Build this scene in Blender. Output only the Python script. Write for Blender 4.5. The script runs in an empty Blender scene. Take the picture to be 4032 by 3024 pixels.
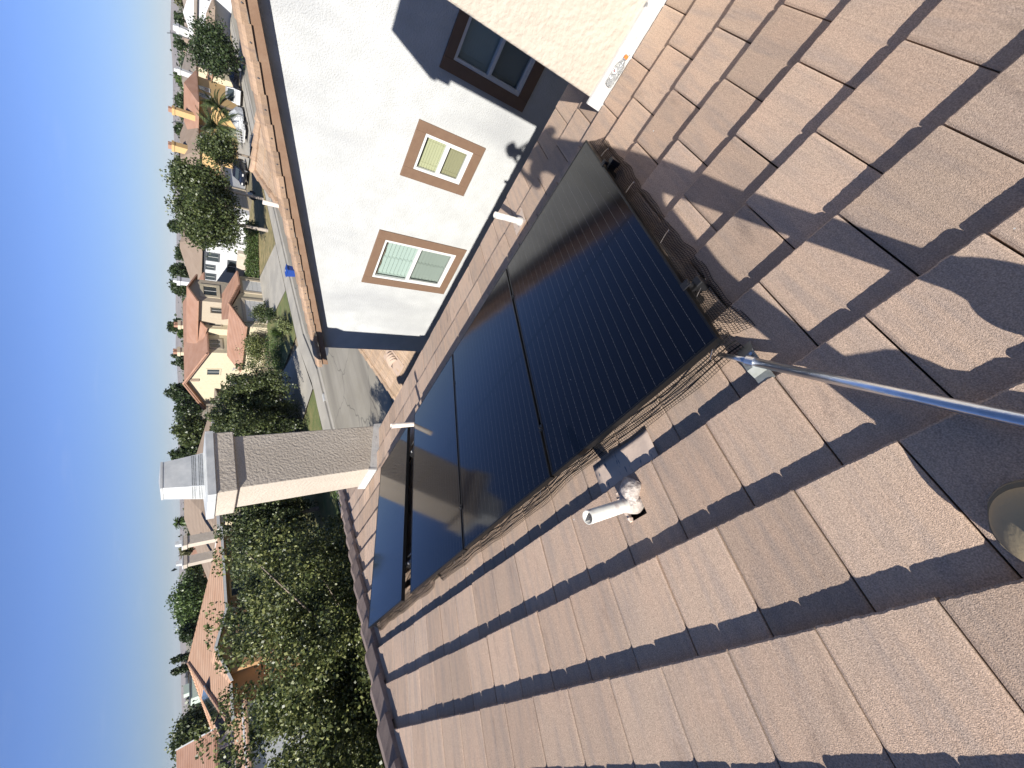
import bpy, bmesh, math, random
import numpy as np
from math import radians as R, sin, cos, tan, atan2, pi, sqrt
from mathutils import Vector, Matrix, noise
random.seed(7); np.random.seed(7)
scene = bpy.context.scene
col = scene.collection

# ---------------------------------------------------------------- camera
YAW, PITCH, ROLL, FPX = 0.6426, 0.6868, -0.0135, 1590.6
fw = Vector((sin(YAW)*cos(PITCH), cos(YAW)*cos(PITCH), -sin(PITCH)))
r0 = Vector((cos(YAW), -sin(YAW), 0)); u0 = r0.cross(fw)
rr = cos(ROLL)*r0 + sin(ROLL)*u0; uu = -sin(ROLL)*r0 + cos(ROLL)*u0
cd = bpy.data.cameras.new('camera'); cam = bpy.data.objects.new('camera', cd); col.objects.link(cam)
M = Matrix((-uu, rr, -fw)).transposed().to_4x4()      # the photo was taken with the phone turned on its side
cam.matrix_world = M
cd.sensor_width = 36; cd.sensor_fit = 'HORIZONTAL'; cd.lens = FPX/4032*36
cd.clip_start = 0.02; cd.clip_end = 40000
scene.camera = cam
scene.render.resolution_x = 1024; scene.render.resolution_y = 768

# ---------------------------------------------------------------- sky, sun, exposure
SAZ, SEL = R(73.46), R(33.9)                # where the light travels
w = bpy.data.worlds.new('World'); scene.world = w; w.use_nodes = True
wn = w.node_tree.nodes; wl = w.node_tree.links; wn.clear()
sky = wn.new('ShaderNodeTexSky'); sky.sky_type = 'NISHITA'; sky.sun_disc = False
sky.sun_elevation = SEL; sky.sun_rotation = SAZ + pi; sky.altitude = 700
sky.air_density = 1.0; sky.dust_density = 0.0; sky.ozone_density = 3.0
bg = wn.new('ShaderNodeBackground'); bg.inputs[1].default_value = 0.054
wo = wn.new('ShaderNodeOutputWorld')
# thin cloud wisps low over the horizon
tc = wn.new('ShaderNodeTexCoord'); mp = wn.new('ShaderNodeMapping'); mp.inputs['Scale'].default_value = (3.0, 3.0, 22)
ns = wn.new('ShaderNodeTexNoise'); ns.inputs['Scale'].default_value = 1.6; ns.inputs['Detail'].default_value = 6; ns.inputs['Roughness'].default_value = .62
cr = wn.new('ShaderNodeValToRGB'); cr.color_ramp.elements[0].position = .60; cr.color_ramp.elements[1].position = .78
sx = wn.new('ShaderNodeSeparateXYZ'); rp = wn.new('ShaderNodeValToRGB')
e = rp.color_ramp.elements; e[0].position = .0; e[0].color = (0, 0, 0, 1); e[1].position = .035; e[1].color = (1, 1, 1, 1)
e2 = rp.color_ramp.elements.new(.13); e2.color = (.8, .8, .8, 1); e3 = rp.color_ramp.elements.new(.24); e3.color = (0, 0, 0, 1)
ml = wn.new('ShaderNodeMath'); ml.operation = 'MULTIPLY'; m2 = wn.new('ShaderNodeMath'); m2.operation = 'MULTIPLY'; m2.inputs[1].default_value = .09
mx = wn.new('ShaderNodeMix'); mx.data_type = 'RGBA'; mx.inputs[7].default_value = (8.5, 8.6, 9.0, 1)
wl.new(tc.outputs['Generated'], mp.inputs[0]); wl.new(mp.outputs[0], ns.inputs[0]); wl.new(ns.outputs[0], cr.inputs[0])
wl.new(tc.outputs['Generated'], sx.inputs[0]); wl.new(sx.outputs[2], rp.inputs[0])
wl.new(cr.outputs[0], ml.inputs[0]); wl.new(rp.outputs[0], ml.inputs[1]); wl.new(ml.outputs[0], m2.inputs[0])
tn = wn.new('ShaderNodeMix'); tn.data_type = 'RGBA'; tn.blend_type = 'MULTIPLY'; tn.inputs[0].default_value = 1; rz = wn.new('ShaderNodeValToRGB'); rz.color_ramp.elements[0].position = 0; rz.color_ramp.elements[0].color = (.47, .53, .74, 1); rz.color_ramp.elements[1].position = .55; rz.color_ramp.elements[1].color = (.94, 1.0, 1.18, 1)
ez = rz.color_ramp.elements.new(.16); ez.color = (.66, .75, 1.14, 1); wl.new(sx.outputs[2], rz.inputs[0]); wl.new(rz.outputs[0], tn.inputs[7]); wl.new(sky.outputs[0], tn.inputs[6])
wl.new(m2.outputs[0], mx.inputs[0]); wl.new(tn.outputs[2], mx.inputs[6]); wl.new(mx.outputs[2], bg.inputs[0]); wl.new(bg.outputs[0], wo.inputs[0])
sd = bpy.data.lights.new('sun', 'SUN'); sd.energy = 5.0; sd.angle = R(0.53); sd.color = (1.0, .955, .885)
so = bpy.data.objects.new('sun', sd); col.objects.link(so)
SD = Vector((sin(SAZ)*cos(SEL), cos(SAZ)*cos(SEL), -sin(SEL)))
so.rotation_euler = SD.to_track_quat('-Z', 'Y').to_euler()
vs = scene.view_settings; vs.view_transform = 'Standard'; vs.look = 'None'; vs.exposure = 1.0; vs.gamma = 1

# ---------------------------------------------------------------- helpers
DIM = dict(stucco_white=.63, stucco_beige=.83, stucco_cream=.70, stucco_tan=.72, stucco_pure=.56, stucco_yellow=.75, stucco_orange=.8, vinyl=.66, white_paint=.60, galv_box=.72, flash_white=.62, flash_pink=.85, pvc=.68, pvc_pink=.8, pvc_in=.8, asphalt=.92, concrete=.72, trim_brown=.58, board_brown=.52, roof_red=.78, roof_brown=.8, roof_orange=.74, roof_grey=.8, raketile=.78, neartile=.78, blind_yellow=.68, blind_green=.62, dry=.85, car_white=.75, tarp=.75)
def mat(name, base=(.5, .5, .5), rough=.8, metal=0, var=None, vscale=5, bump=0, bscale=50, bdet=4, spec=.5, var2=None, v2scale=1.0, stretch=None, coord='Object', bdist=.01, v1pos=(.35, .65), v2pos=(.45, .7)):
    k_ = DIM.get(name, 1.0); base = tuple(c*k_ for c in base); var = var and tuple(c*k_ for c in var); var2 = var2 and tuple(c*k_ for c in var2)
    m = bpy.data.materials.new(name); m.use_nodes = True; nt = m.node_tree; n = nt.nodes; l = nt.links
    b = n['Principled BSDF']; b.inputs['Base Color'].default_value = (*base, 1); b.inputs['Roughness'].default_value = rough
    b.inputs['Metallic'].default_value = metal; b.inputs['Specular IOR Level'].default_value = spec
    t = n.new('ShaderNodeTexCoord'); src = t.outputs[coord]
    if stretch:
        mp = n.new('ShaderNodeMapping'); mp.inputs['Scale'].default_value = stretch; l.new(src, mp.inputs[0]); src2 = mp.outputs[0]
    else: src2 = src
    colr = None
    if var:
        ns = n.new('ShaderNodeTexNoise'); ns.inputs['Scale'].default_value = vscale; ns.inputs['Detail'].default_value = 6; ns.inputs['Roughness'].default_value = .6; l.new(src, ns.inputs[0])
        rp = n.new('ShaderNodeValToRGB'); rp.color_ramp.elements[0].color = (*base, 1); rp.color_ramp.elements[1].color = (*var, 1)
        rp.color_ramp.elements[0].position, rp.color_ramp.elements[1].position = v1pos
        l.new(ns.outputs[0], rp.inputs[0]); colr = rp.outputs[0]
    if var2:
        ns = n.new('ShaderNodeTexNoise'); ns.inputs['Scale'].default_value = v2scale; ns.inputs['Detail'].default_value = 5; l.new(src2, ns.inputs[0])
        rp = n.new('ShaderNodeValToRGB'); rp.color_ramp.elements[0].position, rp.color_ramp.elements[1].position = v2pos
        rp.color_ramp.elements[0].color = (0, 0, 0, 1); rp.color_ramp.elements[1].color = (1, 1, 1, 1); l.new(ns.outputs[0], rp.inputs[0])
        mx = n.new('ShaderNodeMix'); mx.data_type = 'RGBA'; l.new(rp.outputs[0], mx.inputs[0]); mx.inputs[6].default_value = (*base, 1)
        if colr: l.new(colr, mx.inputs[6])
        mx.inputs[7].default_value = (*var2, 1); colr = mx.outputs[2]
    if colr: l.new(colr, b.inputs['Base Color'])
    if bump:
        ns = n.new('ShaderNodeTexNoise'); ns.inputs['Scale'].default_value = bscale; ns.inputs['Detail'].default_value = bdet; l.new(src, ns.inputs[0])
        bp = n.new('ShaderNodeBump'); bp.inputs['Strength'].default_value = bump; bp.inputs['Distance'].default_value = bdist
        l.new(ns.outputs[0], bp.inputs['Height']); l.new(bp.outputs[0], b.inputs['Normal'])
    return m

def link(ob, parent=None):
    col.objects.link(ob)
    if parent: ob.parent = parent
    return ob

class MB:
    def __init__(s): s.v = []; s.f = []
    def face(s, *pts):
        i = len(s.v); s.v += [tuple(p) for p in pts]; s.f.append(tuple(range(i, i+len(pts)))); return s
    def hexa(s, p):      # 8 points: bottom 4 ccw, top 4 ccw
        i = len(s.v); s.v += [tuple(q) for q in p]
        for a in ((3,2,1,0),(4,5,6,7),(0,1,5,4),(1,2,6,5),(2,3,7,6),(3,0,4,7)): s.f.append(tuple(i+k for k in a))
        return s
    def box(s, x0, x1, y0, y1, z0, z1):
        return s.hexa([(x0,y0,z0),(x1,y0,z0),(x1,y1,z0),(x0,y1,z0),(x0,y0,z1),(x1,y0,z1),(x1,y1,z1),(x0,y1,z1)])
    def slab(s, pts, t, d=(0,0,-1)):   # polygon extruded by t along d
        d = Vector(d)*t; n = len(pts); i = len(s.v); s.v += [tuple(p) for p in pts] + [tuple(Vector(p)+d) for p in pts]
        s.f.append(tuple(range(i, i+n))); s.f.append(tuple(range(i+2*n-1, i+n-1, -1)))
        for k in range(n): k2 = (k+1) % n; s.f.append((i+k, i+n+k, i+n+k2, i+k2))
        return s
    def tube(s, pts, r, seg=12, cap=True, hollow=False):
        pts = [Vector(p) for p in pts]; n = len(pts); rs = r if isinstance(r, (list, tuple)) else [r]*n
        base = len(s.v); prev = None
        for k, p in enumerate(pts):
            d = (pts[min(k+1, n-1)]-pts[max(k-1, 0)]).normalized()
            if prev is None:
                a = Vector((0,0,1)) if abs(d.z) < .9 else Vector((1,0,0)); x = d.cross(a).normalized()
            else: x = (prev - d*prev.dot(d)).normalized()
            prev = x; y = d.cross(x)
            for j in range(seg): t = 2*pi*j/seg; s.v.append(tuple(p + (x*cos(t)+y*sin(t))*rs[k]))
        for k in range(n-1):
            for j in range(seg):
                j2 = (j+1) % seg; a = base+k*seg; s.f.append((a+j, a+j2, a+seg+j2, a+seg+j))
        if cap:
            s.f.append(tuple(base+j for j in range(seg-1, -1, -1))); s.f.append(tuple(base+(n-1)*seg+j for j in range(seg)))
        return s
    def grid(s, g):
        i = len(s.v); nr, nc = len(g), len(g[0]); s.v += [tuple(p) for r in g for p in r]
        for a in range(nr-1):
            for b in range(nc-1): k = i+a*nc+b; s.f.append((k, k+1, k+nc+1, k+nc))
        return s
    def build(s, name, m, parent=None, smooth=False, bevel=0):
        me = bpy.data.meshes.new(name); me.from_pydata(s.v, [], s.f); me.update()
        bm = bmesh.new(); bm.from_mesh(me); bmesh.ops.recalc_face_normals(bm, faces=bm.faces); bm.to_mesh(me); bm.free()
        ms = m if isinstance(m, (list, tuple)) else [m]
        for q in ms: me.materials.append(q)
        if smooth:
            for p in me.polygons: p.use_smooth = True
        ob = bpy.data.objects.new(name, me); link(ob, parent)
        if bevel:
            b = ob.modifiers.new('b', 'BEVEL'); b.width = bevel; b.segments = 2; b.limit_method = 'ANGLE'
        return ob

def tag(o, label=None, cat=None, group=None, kind=None):
    if label: o['label'] = label
    if cat: o['category'] = cat
    if group: o['group'] = group
    if kind: o['kind'] = kind
    return o
def empty(name, label, cat, loc=(0,0,0), group=None):
    o = bpy.data.objects.new(name, None); o.empty_display_size = .2; col.objects.link(o)
    tag(o, label, cat, group); o['_loc'] = 0; del o['_loc']
    return o

# ---------------------------------------------------------------- materials
M_ = {}
def tile_mat(name, a, b, c, course=None):
    m = mat(name, a, .93, var=b, vscale=2.3, var2=c, v2scale=3.0, stretch=(.9, 7, .9), bump=.5, bscale=420, bdet=3, spec=.2, bdist=.004)
    nt = m.node_tree; n = nt.nodes; l = nt.links; bs = n['Principled BSDF']
    src = bs.inputs['Base Color'].links[0].from_socket
    # sandy grain + tone of each tile
    tcx = n.new('ShaderNodeTexCoord')
    g = n.new('ShaderNodeTexNoise'); g.inputs['Scale'].default_value = 260; g.inputs['Detail'].default_value = 2; l.new(tcx.outputs['Object'], g.inputs[0])
    gi = n.new('ShaderNodeNewGeometry')
    ma = n.new('ShaderNodeMapRange'); ma.inputs[1].default_value = .25; ma.inputs[2].default_value = .75; ma.inputs[3].default_value = .62; ma.inputs[4].default_value = 1.40; l.new(g.outputs[0], ma.inputs[0])
    mb = n.new('ShaderNodeMapRange'); mb.inputs[3].default_value = .85; mb.inputs[4].default_value = 1.13; l.new(gi.outputs['Random Per Island'], mb.inputs[0])
    mm = n.new('ShaderNodeMath'); mm.operation = 'MULTIPLY'; l.new(ma.outputs[0], mm.inputs[0]); l.new(mb.outputs[0], mm.inputs[1])
    # sooty smudges running down the slope and pale droppings
    mp3 = n.new('ShaderNodeMapping'); mp3.inputs['Scale'].default_value = (1.3, 4.2, 1.3); l.new(tcx.outputs['Object'], mp3.inputs[0])
    n3 = n.new('ShaderNodeTexNoise'); n3.inputs['Scale'].default_value = 1.9; n3.inputs['Detail'].default_value = 7; n3.inputs['Roughness'].default_value = .65; l.new(mp3.outputs[0], n3.inputs[0])
    r3 = n.new('ShaderNodeMapRange'); r3.inputs[1].default_value = .60; r3.inputs[2].default_value = .76; r3.inputs[3].default_value = 0; r3.inputs[4].default_value = .62; l.new(n3.outputs[0], r3.inputs[0])
    x3 = n.new('ShaderNodeMix'); x3.data_type = 'RGBA'; x3.inputs[7].default_value = (a[0]*.42, a[1]*.42, a[2]*.46, 1); l.new(r3.outputs[0], x3.inputs[0]); l.new(src, x3.inputs[6])
    vo = n.new('ShaderNodeTexVoronoi'); vo.inputs['Scale'].default_value = 6.5; l.new(tcx.outputs['Object'], vo.inputs[0])
    v1 = n.new('ShaderNodeMath'); v1.operation = 'LESS_THAN'; v1.inputs[1].default_value = .035; l.new(vo.outputs[0], v1.inputs[0])
    sv = n.new('ShaderNodeSeparateColor'); l.new(vo.outputs[1], sv.inputs[0]); v2 = n.new('ShaderNodeMath'); v2.operation = 'GREATER_THAN'; v2.inputs[1].default_value = .86; l.new(sv.outputs[0], v2.inputs[0])
    v3 = n.new('ShaderNodeMath'); v3.operation = 'MULTIPLY'; l.new(v1.outputs[0], v3.inputs[0]); l.new(v2.outputs[0], v3.inputs[1])
    x4 = n.new('ShaderNodeMix'); x4.data_type = 'RGBA'; x4.inputs[7].default_value = (.62, .60, .55, 1); l.new(v3.outputs[0], x4.inputs[0]); l.new(x3.outputs[2], x4.inputs[6]); src = x4.outputs[2]
    vm = n.new('ShaderNodeVectorMath'); vm.operation = 'SCALE'; l.new(src, vm.inputs[0]); l.new(mm.outputs[0], vm.inputs['Scale'])
    l.new(vm.outputs[0], bs.inputs['Base Color'])
    return m
M_['rooftile'] = tile_mat('rooftile', (.415, .312, .236), (.455, .325, .240), (.350, .272, .220))
M_['captile'] = tile_mat('captile', (.22, .168, .145), (.26, .20, .17), (.17, .13, .115))
M_['raketile'] = tile_mat('raketile', (.36, .245, .165), (.40, .28, .195), (.29, .21, .16))
M_['under'] = mat('under', (.03, .024, .02), .95)
def stucco(name, a, b, bump, bs, c=None, bdist=.02):
    return mat(name, a, .9, var=b, vscale=3.5, bump=bump, bscale=bs, bdet=5, spec=.2, bdist=bdist, var2=c, v2scale=1.2, stretch=(1, 1, .35))
M_['stucco_white'] = stucco('stucco_white', (.68, .69, .68), (.60, .61, .60), .75, 55, (.50, .51, .515), .014)
M_['stucco_beige'] = stucco('stucco_beige', (.47, .415, .345), (.53, .47, .395), .6, 28, (.43, .375, .31), .022)
M_['stucco_cream'] = stucco('stucco_cream', (.66, .58, .42), (.60, .52, .37), .3, 6)
M_['stucco_tan'] = stucco('stucco_tan', (.46, .39, .30), (.50, .43, .33), .3, 6)
M_['stucco_pure'] = stucco('stucco_pure', (.82, .84, .86), (.76, .78, .80), .3, 6)
M_['stucco_yellow'] = stucco('stucco_yellow', (.60, .41, .19), (.54, .37, .18), .3, 6)
M_['stucco_orange'] = stucco('stucco_orange', (.40, .24, .12), (.36, .22, .11), .3, 6)
M_['stucco_blue'] = stucco('stucco_blue', (.22, .25, .32), (.24, .27, .34), .3, 6)
M_['trim_brown'] = mat('trim_brown', (.235, .140, .088), .85, var=(.26, .16, .10), vscale=9, bump=.4, bscale=90, bdist=.006)
M_['board_brown'] = mat('board_brown', (.30, .175, .105), .8, var=(.35, .22, .14), vscale=5, bump=.3, bscale=30)
M_['vinyl'] = mat('vinyl', (.80, .80, .78), .4)
M_['glass_dark'] = mat('glass_dark', (.035, .045, .05), .08, spec=.8)
M_['white_paint'] = mat('white_paint', (.78, .78, .76), .6, var=(.70, .70, .68), vscale=8)
M_['charcoal'] = mat('charcoal', (.06, .065, .075), .7)
M_['galv'] = mat('galv', (.74, .77, .82), .28, .95, var=(.62, .66, .72), vscale=25, bump=.06, bscale=60)
M_['galv_box'] = mat('galv_box', (.70, .71, .69), .5, .1, var=(.52, .54, .54), vscale=6)
M_['dark_hole'] = mat('dark_hole', (.03, .03, .03), .9)
M_['flash_white'] = mat('flash_white', (.72, .71, .68), .7, var=(.62, .60, .57), vscale=14, var2=(.30, .30, .30), v2scale=22, v2pos=(.66, .70), bump=.3, bscale=30)
M_['flash_pink'] = mat('flash_pink', (.70, .55, .44), .75, var=(.62, .49, .40), vscale=9, var2=(.16, .17, .20), v2scale=5, stretch=(3, 14, 3), v2pos=(.62, .68), bump=.2, bscale=20)
M_['pvc'] = mat('pvc', (.82, .80, .72), .45, var=(.50, .40, .36), vscale=22, v1pos=(.48, .72), bump=.15, bscale=30)
M_['pvc_in'] = mat('pvc_in', (.50, .47, .38), .6)
M_['lead'] = mat('lead', (.27, .225, .20), .6, 0, var=(.50, .45, .40), vscale=30, bump=.9, bscale=22, bdist=.02)
M_['black_frame'] = mat('black_frame', (.012, .012, .013), .35, .6)
M_['clamp'] = mat('clamp', (.02, .02, .022), .4, .5)
M_['steel'] = mat('steel', (.62, .63, .65), .3, 1)
M_['wire'] = mat('wire', (.006, .005, .0045), .7, 0, spec=.15)
M_['asphalt'] = mat('asphalt', (.225, .205, .165), .95, var=(.26, .24, .20), vscale=.6, bump=.4, bscale=25, var2=(.165, .15, .125), v2scale=.5, stretch=(.12, 1.4, 1))
_n = M_['asphalt'].node_tree.nodes; _l = M_['asphalt'].node_tree.links; _b = _n['Principled BSDF']; _s = _b.inputs['Base Color'].links[0].from_socket
_t = _n.new('ShaderNodeTexCoord'); _w = _n.new('ShaderNodeTexNoise'); _w.inputs['Scale'].default_value = .6; _l.new(_t.outputs['Object'], _w.inputs[0])
_a = _n.new('ShaderNodeVectorMath'); _a.operation = 'MULTIPLY_ADD'; _a.inputs[1].default_value = (2.5, 2.5, 0); _l.new(_w.outputs[1], _a.inputs[0]); _l.new(_t.outputs['Object'], _a.inputs[2])
_v = _n.new('ShaderNodeTexVoronoi'); _v.feature = 'DISTANCE_TO_EDGE'; _v.inputs['Scale'].default_value = .22; _l.new(_a.outputs[0], _v.inputs[0])
_m = _n.new('ShaderNodeMapRange'); _m.inputs[1].default_value = .002; _m.inputs[2].default_value = .010; _m.inputs[3].default_value = .55; _m.inputs[4].default_value = 1; _l.new(_v.outputs[0], _m.inputs[0])
_k = _n.new('ShaderNodeVectorMath'); _k.operation = 'SCALE'; _l.new(_s, _k.inputs[0]); _l.new(_m.outputs[0], _k.inputs['Scale']); _l.new(_k.outputs[0], _b.inputs['Base Color'])
M_['concrete'] = mat('concrete', (.46, .43, .37), .9, var=(.40, .37, .32), vscale=.8, bump=.2, bscale=20, var2=(.36, .34, .30), v2scale=.4)
M_['lawn'] = mat('lawn', (.075, .105, .028), .95, var=(.16, .145, .055), vscale=.7, bump=.8, bscale=9, bdist=.05)
M_['dry'] = mat('dry', (.30, .235, .11), .95, var=(.15, .135, .055), vscale=1.1, bump=.8, bscale=9, bdist=.05)
M_['soil'] = mat('soil', (.24, .19, .13), .95, var=(.14, .12, .07), vscale=.15, bump=.4, bscale=3)

def panel_mat():
    m = bpy.data.materials.new('solar_glass'); m.use_nodes = True; nt = m.node_tree; n = nt.nodes; l = nt.links
    b = n['Principled BSDF']; b.inputs['Roughness'].default_value = .085; b.inputs['IOR'].default_value = 1.5; b.inputs['Specular IOR Level'].default_value = .30
    uv = n.new('ShaderNodeUVMap'); sp = n.new('ShaderNodeSeparateXYZ'); l.new(uv.outputs[0], sp.inputs[0])
    def stripes(sock, period, wdt, off=0.0):
        a = n.new('ShaderNodeMath'); a.operation = 'ADD'; a.inputs[1].default_value = off; l.new(sock, a.inputs[0])
        p = n.new('ShaderNodeMath'); p.operation = 'PINGPONG'; p.inputs[1].default_value = period/2; l.new(a.outputs[0], p.inputs[0])
        c = n.new('ShaderNodeMath'); c.operation = 'LESS_THAN'; c.inputs[1].default_value = wdt/2; l.new(p.outputs[0], c.inputs[0]); return c.outputs[0]
    bus = stripes(sp.outputs[0], .0545, .0016)
    br = n.new('ShaderNodeTexNoise'); br.inputs['Scale'].default_value = 110; br.inputs['Detail'].default_value = 1; l.new(uv.outputs[0], br.inputs[0])
    brr = n.new('ShaderNodeValToRGB'); brr.color_ramp.elements[0].position = .40; brr.color_ramp.elements[1].position = .62; l.new(br.outputs[0], brr.inputs[0])
    mu = n.new('ShaderNodeMath'); mu.operation = 'MULTIPLY'; l.new(bus, mu.inputs[0]); l.new(brr.outputs[0], mu.inputs[1])
    c1 = n.new('ShaderNodeMix'); c1.data_type = 'RGBA'; c1.inputs[6].default_value = (.0022, .0028, .0065, 1); c1.inputs[7].default_value = (.11, .11, .115, 1); l.new(mu.outputs[0], c1.inputs[0])
    # half-cut seam and cell gaps
    sub = n.new('ShaderNodeMath'); sub.operation = 'SUBTRACT'; sub.inputs[1].default_value = 1.0; l.new(sp.outputs[1], sub.inputs[0])
    ab = n.new('ShaderNodeMath'); ab.operation = 'ABSOLUTE'; l.new(sub.outputs[0], ab.inputs[0])
    lt = n.new('ShaderNodeMath'); lt.operation = 'LESS_THAN'; lt.inputs[1].default_value = .013; l.new(ab.outputs[0], lt.inputs[0])
    g2 = stripes(sp.outputs[1], .0905, .0016); g1 = stripes(sp.outputs[0], .1816, .0022, .03)
    mxx = n.new('ShaderNodeMath'); mxx.operation = 'MAXIMUM'; l.new(g1, mxx.inputs[0]); l.new(g2, mxx.inputs[1])
    mxy = n.new('ShaderNodeMath'); mxy.operation = 'MULTIPLY'; mxy.inputs[1].default_value = .5; l.new(mxx.outputs[0], mxy.inputs[0])
    mxz = n.new('ShaderNodeMath'); mxz.operation = 'MAXIMUM'; l.new(mxy.outputs[0], mxz.inputs[0]); l.new(lt.outputs[0], mxz.inputs[1])
    c2 = n.new('ShaderNodeMix'); c2.data_type = 'RGBA'; c2.inputs[7].default_value = (.0008, .0008, .001, 1); l.new(mxz.outputs[0], c2.inputs[0]); l.new(c1.outputs[2], c2.inputs[6])
    # dust specks
    ds = n.new('ShaderNodeTexVoronoi'); ds.inputs['Scale'].default_value = 34; l.new(uv.outputs[0], ds.inputs[0])
    dl = n.new('ShaderNodeMath'); dl.operation = 'LESS_THAN'; dl.inputs[1].default_value = .045; l.new(ds.outputs[0], dl.inputs[0])
    dn = n.new('ShaderNodeTexNoise'); dn.inputs['Scale'].default_value = 6; l.new(uv.outputs[0], dn.inputs[0])
    dg = n.new('ShaderNodeMath'); dg.operation = 'GREATER_THAN'; dg.inputs[1].default_value = .63; l.new(dn.outputs[0], dg.inputs[0])
    dm = n.new('ShaderNodeMath'); dm.operation = 'MULTIPLY'; l.new(dl.outputs[0], dm.inputs[0]); l.new(dg.outputs[0], dm.inputs[1])
    c3 = n.new('ShaderNodeMix'); c3.data_type = 'RGBA'; c3.inputs[7].default_value = (.4, .4, .38, 1); l.new(dm.outputs[0], c3.inputs[0]); l.new(c2.outputs[2], c3.inputs[6])
    l.new(c3.outputs[2], b.inputs['Base Color'])
    rn = n.new('ShaderNodeTexNoise'); rn.inputs['Scale'].default_value = 1.3; rn.inputs['Detail'].default_value = 4; l.new(uv.outputs[0], rn.inputs[0])
    mr = n.new('ShaderNodeMapRange'); mr.inputs[3].default_value = .06; mr.inputs[4].default_value = .13; l.new(rn.outputs[0], mr.inputs[0]); l.new(mr.outputs[0], b.inputs['Roughness'])
    return m
M_['solar'] = panel_mat()

def leaf_mat(name, a, b, c, spec=.5, rough=.45):
    m = bpy.data.materials.new(name); m.use_nodes = True; nt = m.node_tree; n = nt.nodes; l = nt.links
    bs = n['Principled BSDF']; bs.inputs['Roughness'].default_value = rough; bs.inputs['Specular IOR Level'].default_value = spec
    g = n.new('ShaderNodeNewGeometry'); rp = n.new('ShaderNodeValToRGB'); rp.color_ramp.elements[0].color = (*a, 1); rp.color_ramp.elements[1].color = (*c, 1)
    e = rp.color_ramp.elements.new(.55); e.color = (*b, 1); l.new(g.outputs['Random Per Island'], rp.inputs[0]); l.new(rp.outputs[0], bs.inputs['Base Color'])
    tr = n.new('ShaderNodeBsdfTranslucent'); l.new(rp.outputs[0], tr.inputs[0]); mx = n.new('ShaderNodeMixShader'); mx.inputs[0].default_value = .28
    l.new(bs.outputs[0], mx.inputs[1]); l.new(tr.outputs[0], mx.inputs[2]); l.new(mx.outputs[0], n['Material Output'].inputs[0])
    return m
L_ = {'poplar': leaf_mat('leaf_poplar', (.035, .050, .014), (.085, .105, .030), (.24, .25, .09)),
      'dark': leaf_mat('leaf_dark', (.016, .030, .010), (.032, .052, .017), (.062, .085, .030)),
      'mid': leaf_mat('leaf_mid', (.026, .040, .012), (.055, .075, .023), (.105, .125, .042)),
      'fresh': leaf_mat('leaf_fresh', (.035, .065, .016), (.065, .105, .028), (.12, .165, .05)),
      'olive': leaf_mat('leaf_olive', (.07, .075, .03), (.12, .12, .055), (.17, .165, .08)),
      'weep': leaf_mat('leaf_weep', (.022, .034, .012), (.055, .075, .024), (.13, .15, .055)),
      'yucca': leaf_mat('leaf_yucca', (.09, .12, .04), (.15, .18, .07), (.25, .26, .12))}
M_['bark'] = mat('bark', (.13, .10, .075), .9, var=(.22, .18, .14), vscale=6, bump=.6, bscale=20)
M_['bark_pale'] = mat('bark_pale', (.34, .30, .25), .9, var=(.24, .20, .17), vscale=6, bump=.6, bscale=20)

def leaves(name, m, P, size, parent, upbias=.3, aspect=.75, droop=False):
    n = len(P); P = np.asarray(P)
    nrm = np.random.normal(size=(n, 3)); nrm[:, 2] += upbias; nrm /= np.linalg.norm(nrm, axis=1)[:, None]
    t = np.random.normal(size=(n, 3))
    if droop: t[:, 2] -= 2.2
    t -= nrm*(t*nrm).sum(1)[:, None]; t /= np.linalg.norm(t, axis=1)[:, None]; b = np.cross(nrm, t)
    s = (size*np.random.uniform(.6, 1.25, n))[:, None]
    c = nrm*s*.12
    V = np.stack([P-t*s*.5, P+b*s*.5*aspect+c, P+t*s*.5, P-b*s*.5*aspect+c], 1).reshape(-1, 3)
    me = bpy.data.meshes.new(name); me.vertices.add(4*n); me.vertices.foreach_set('co', V.ravel())
    me.loops.add(4*n); me.loops.foreach_set('vertex_index', np.arange(4*n, dtype=np.int32))
    me.polygons.add(n); me.polygons.foreach_set('loop_start', np.arange(0, 4*n, 4, dtype=np.int32)); me.polygons.foreach_set('loop_total', np.full(n, 4, dtype=np.int32))
    me.update(calc_edges=True); me.materials.append(m)
    return link(bpy.data.objects.new(name, me), parent)

def crown_points(c, r, nclump, per, cr, weep=0, seed=0, shell=.55):
    rs = np.random.RandomState(seed); c = np.array(c); r = np.array(r); pts = []
    d = rs.normal(size=(nclump, 3)); d /= np.linalg.norm(d, axis=1)[:, None]
    rad = rs.uniform(shell, 1.0, nclump)
    lump = 1 + .22*np.sin(d[:, 0]*5+seed) * np.cos(d[:, 1]*4+seed*2) + .14*np.sin(d[:, 2]*7+seed)
    C = c + d*r*(rad*lump)[:, None]
    k = rs.normal(size=(nclump, per, 3)); k /= np.linalg.norm(k, axis=2)[:, :, None]; k *= (rs.uniform(size=(nclump, per, 1))**.45)*cr*1.65*rs.uniform(.6, 1.3, (nclump, 1, 1))
    if weep: k[:, :, 2] = -np.abs(k[:, :, 2])*weep; k[:, :, :2] *= .7
    return (C[:, None, :]+k).reshape(-1, 3), C

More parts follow.
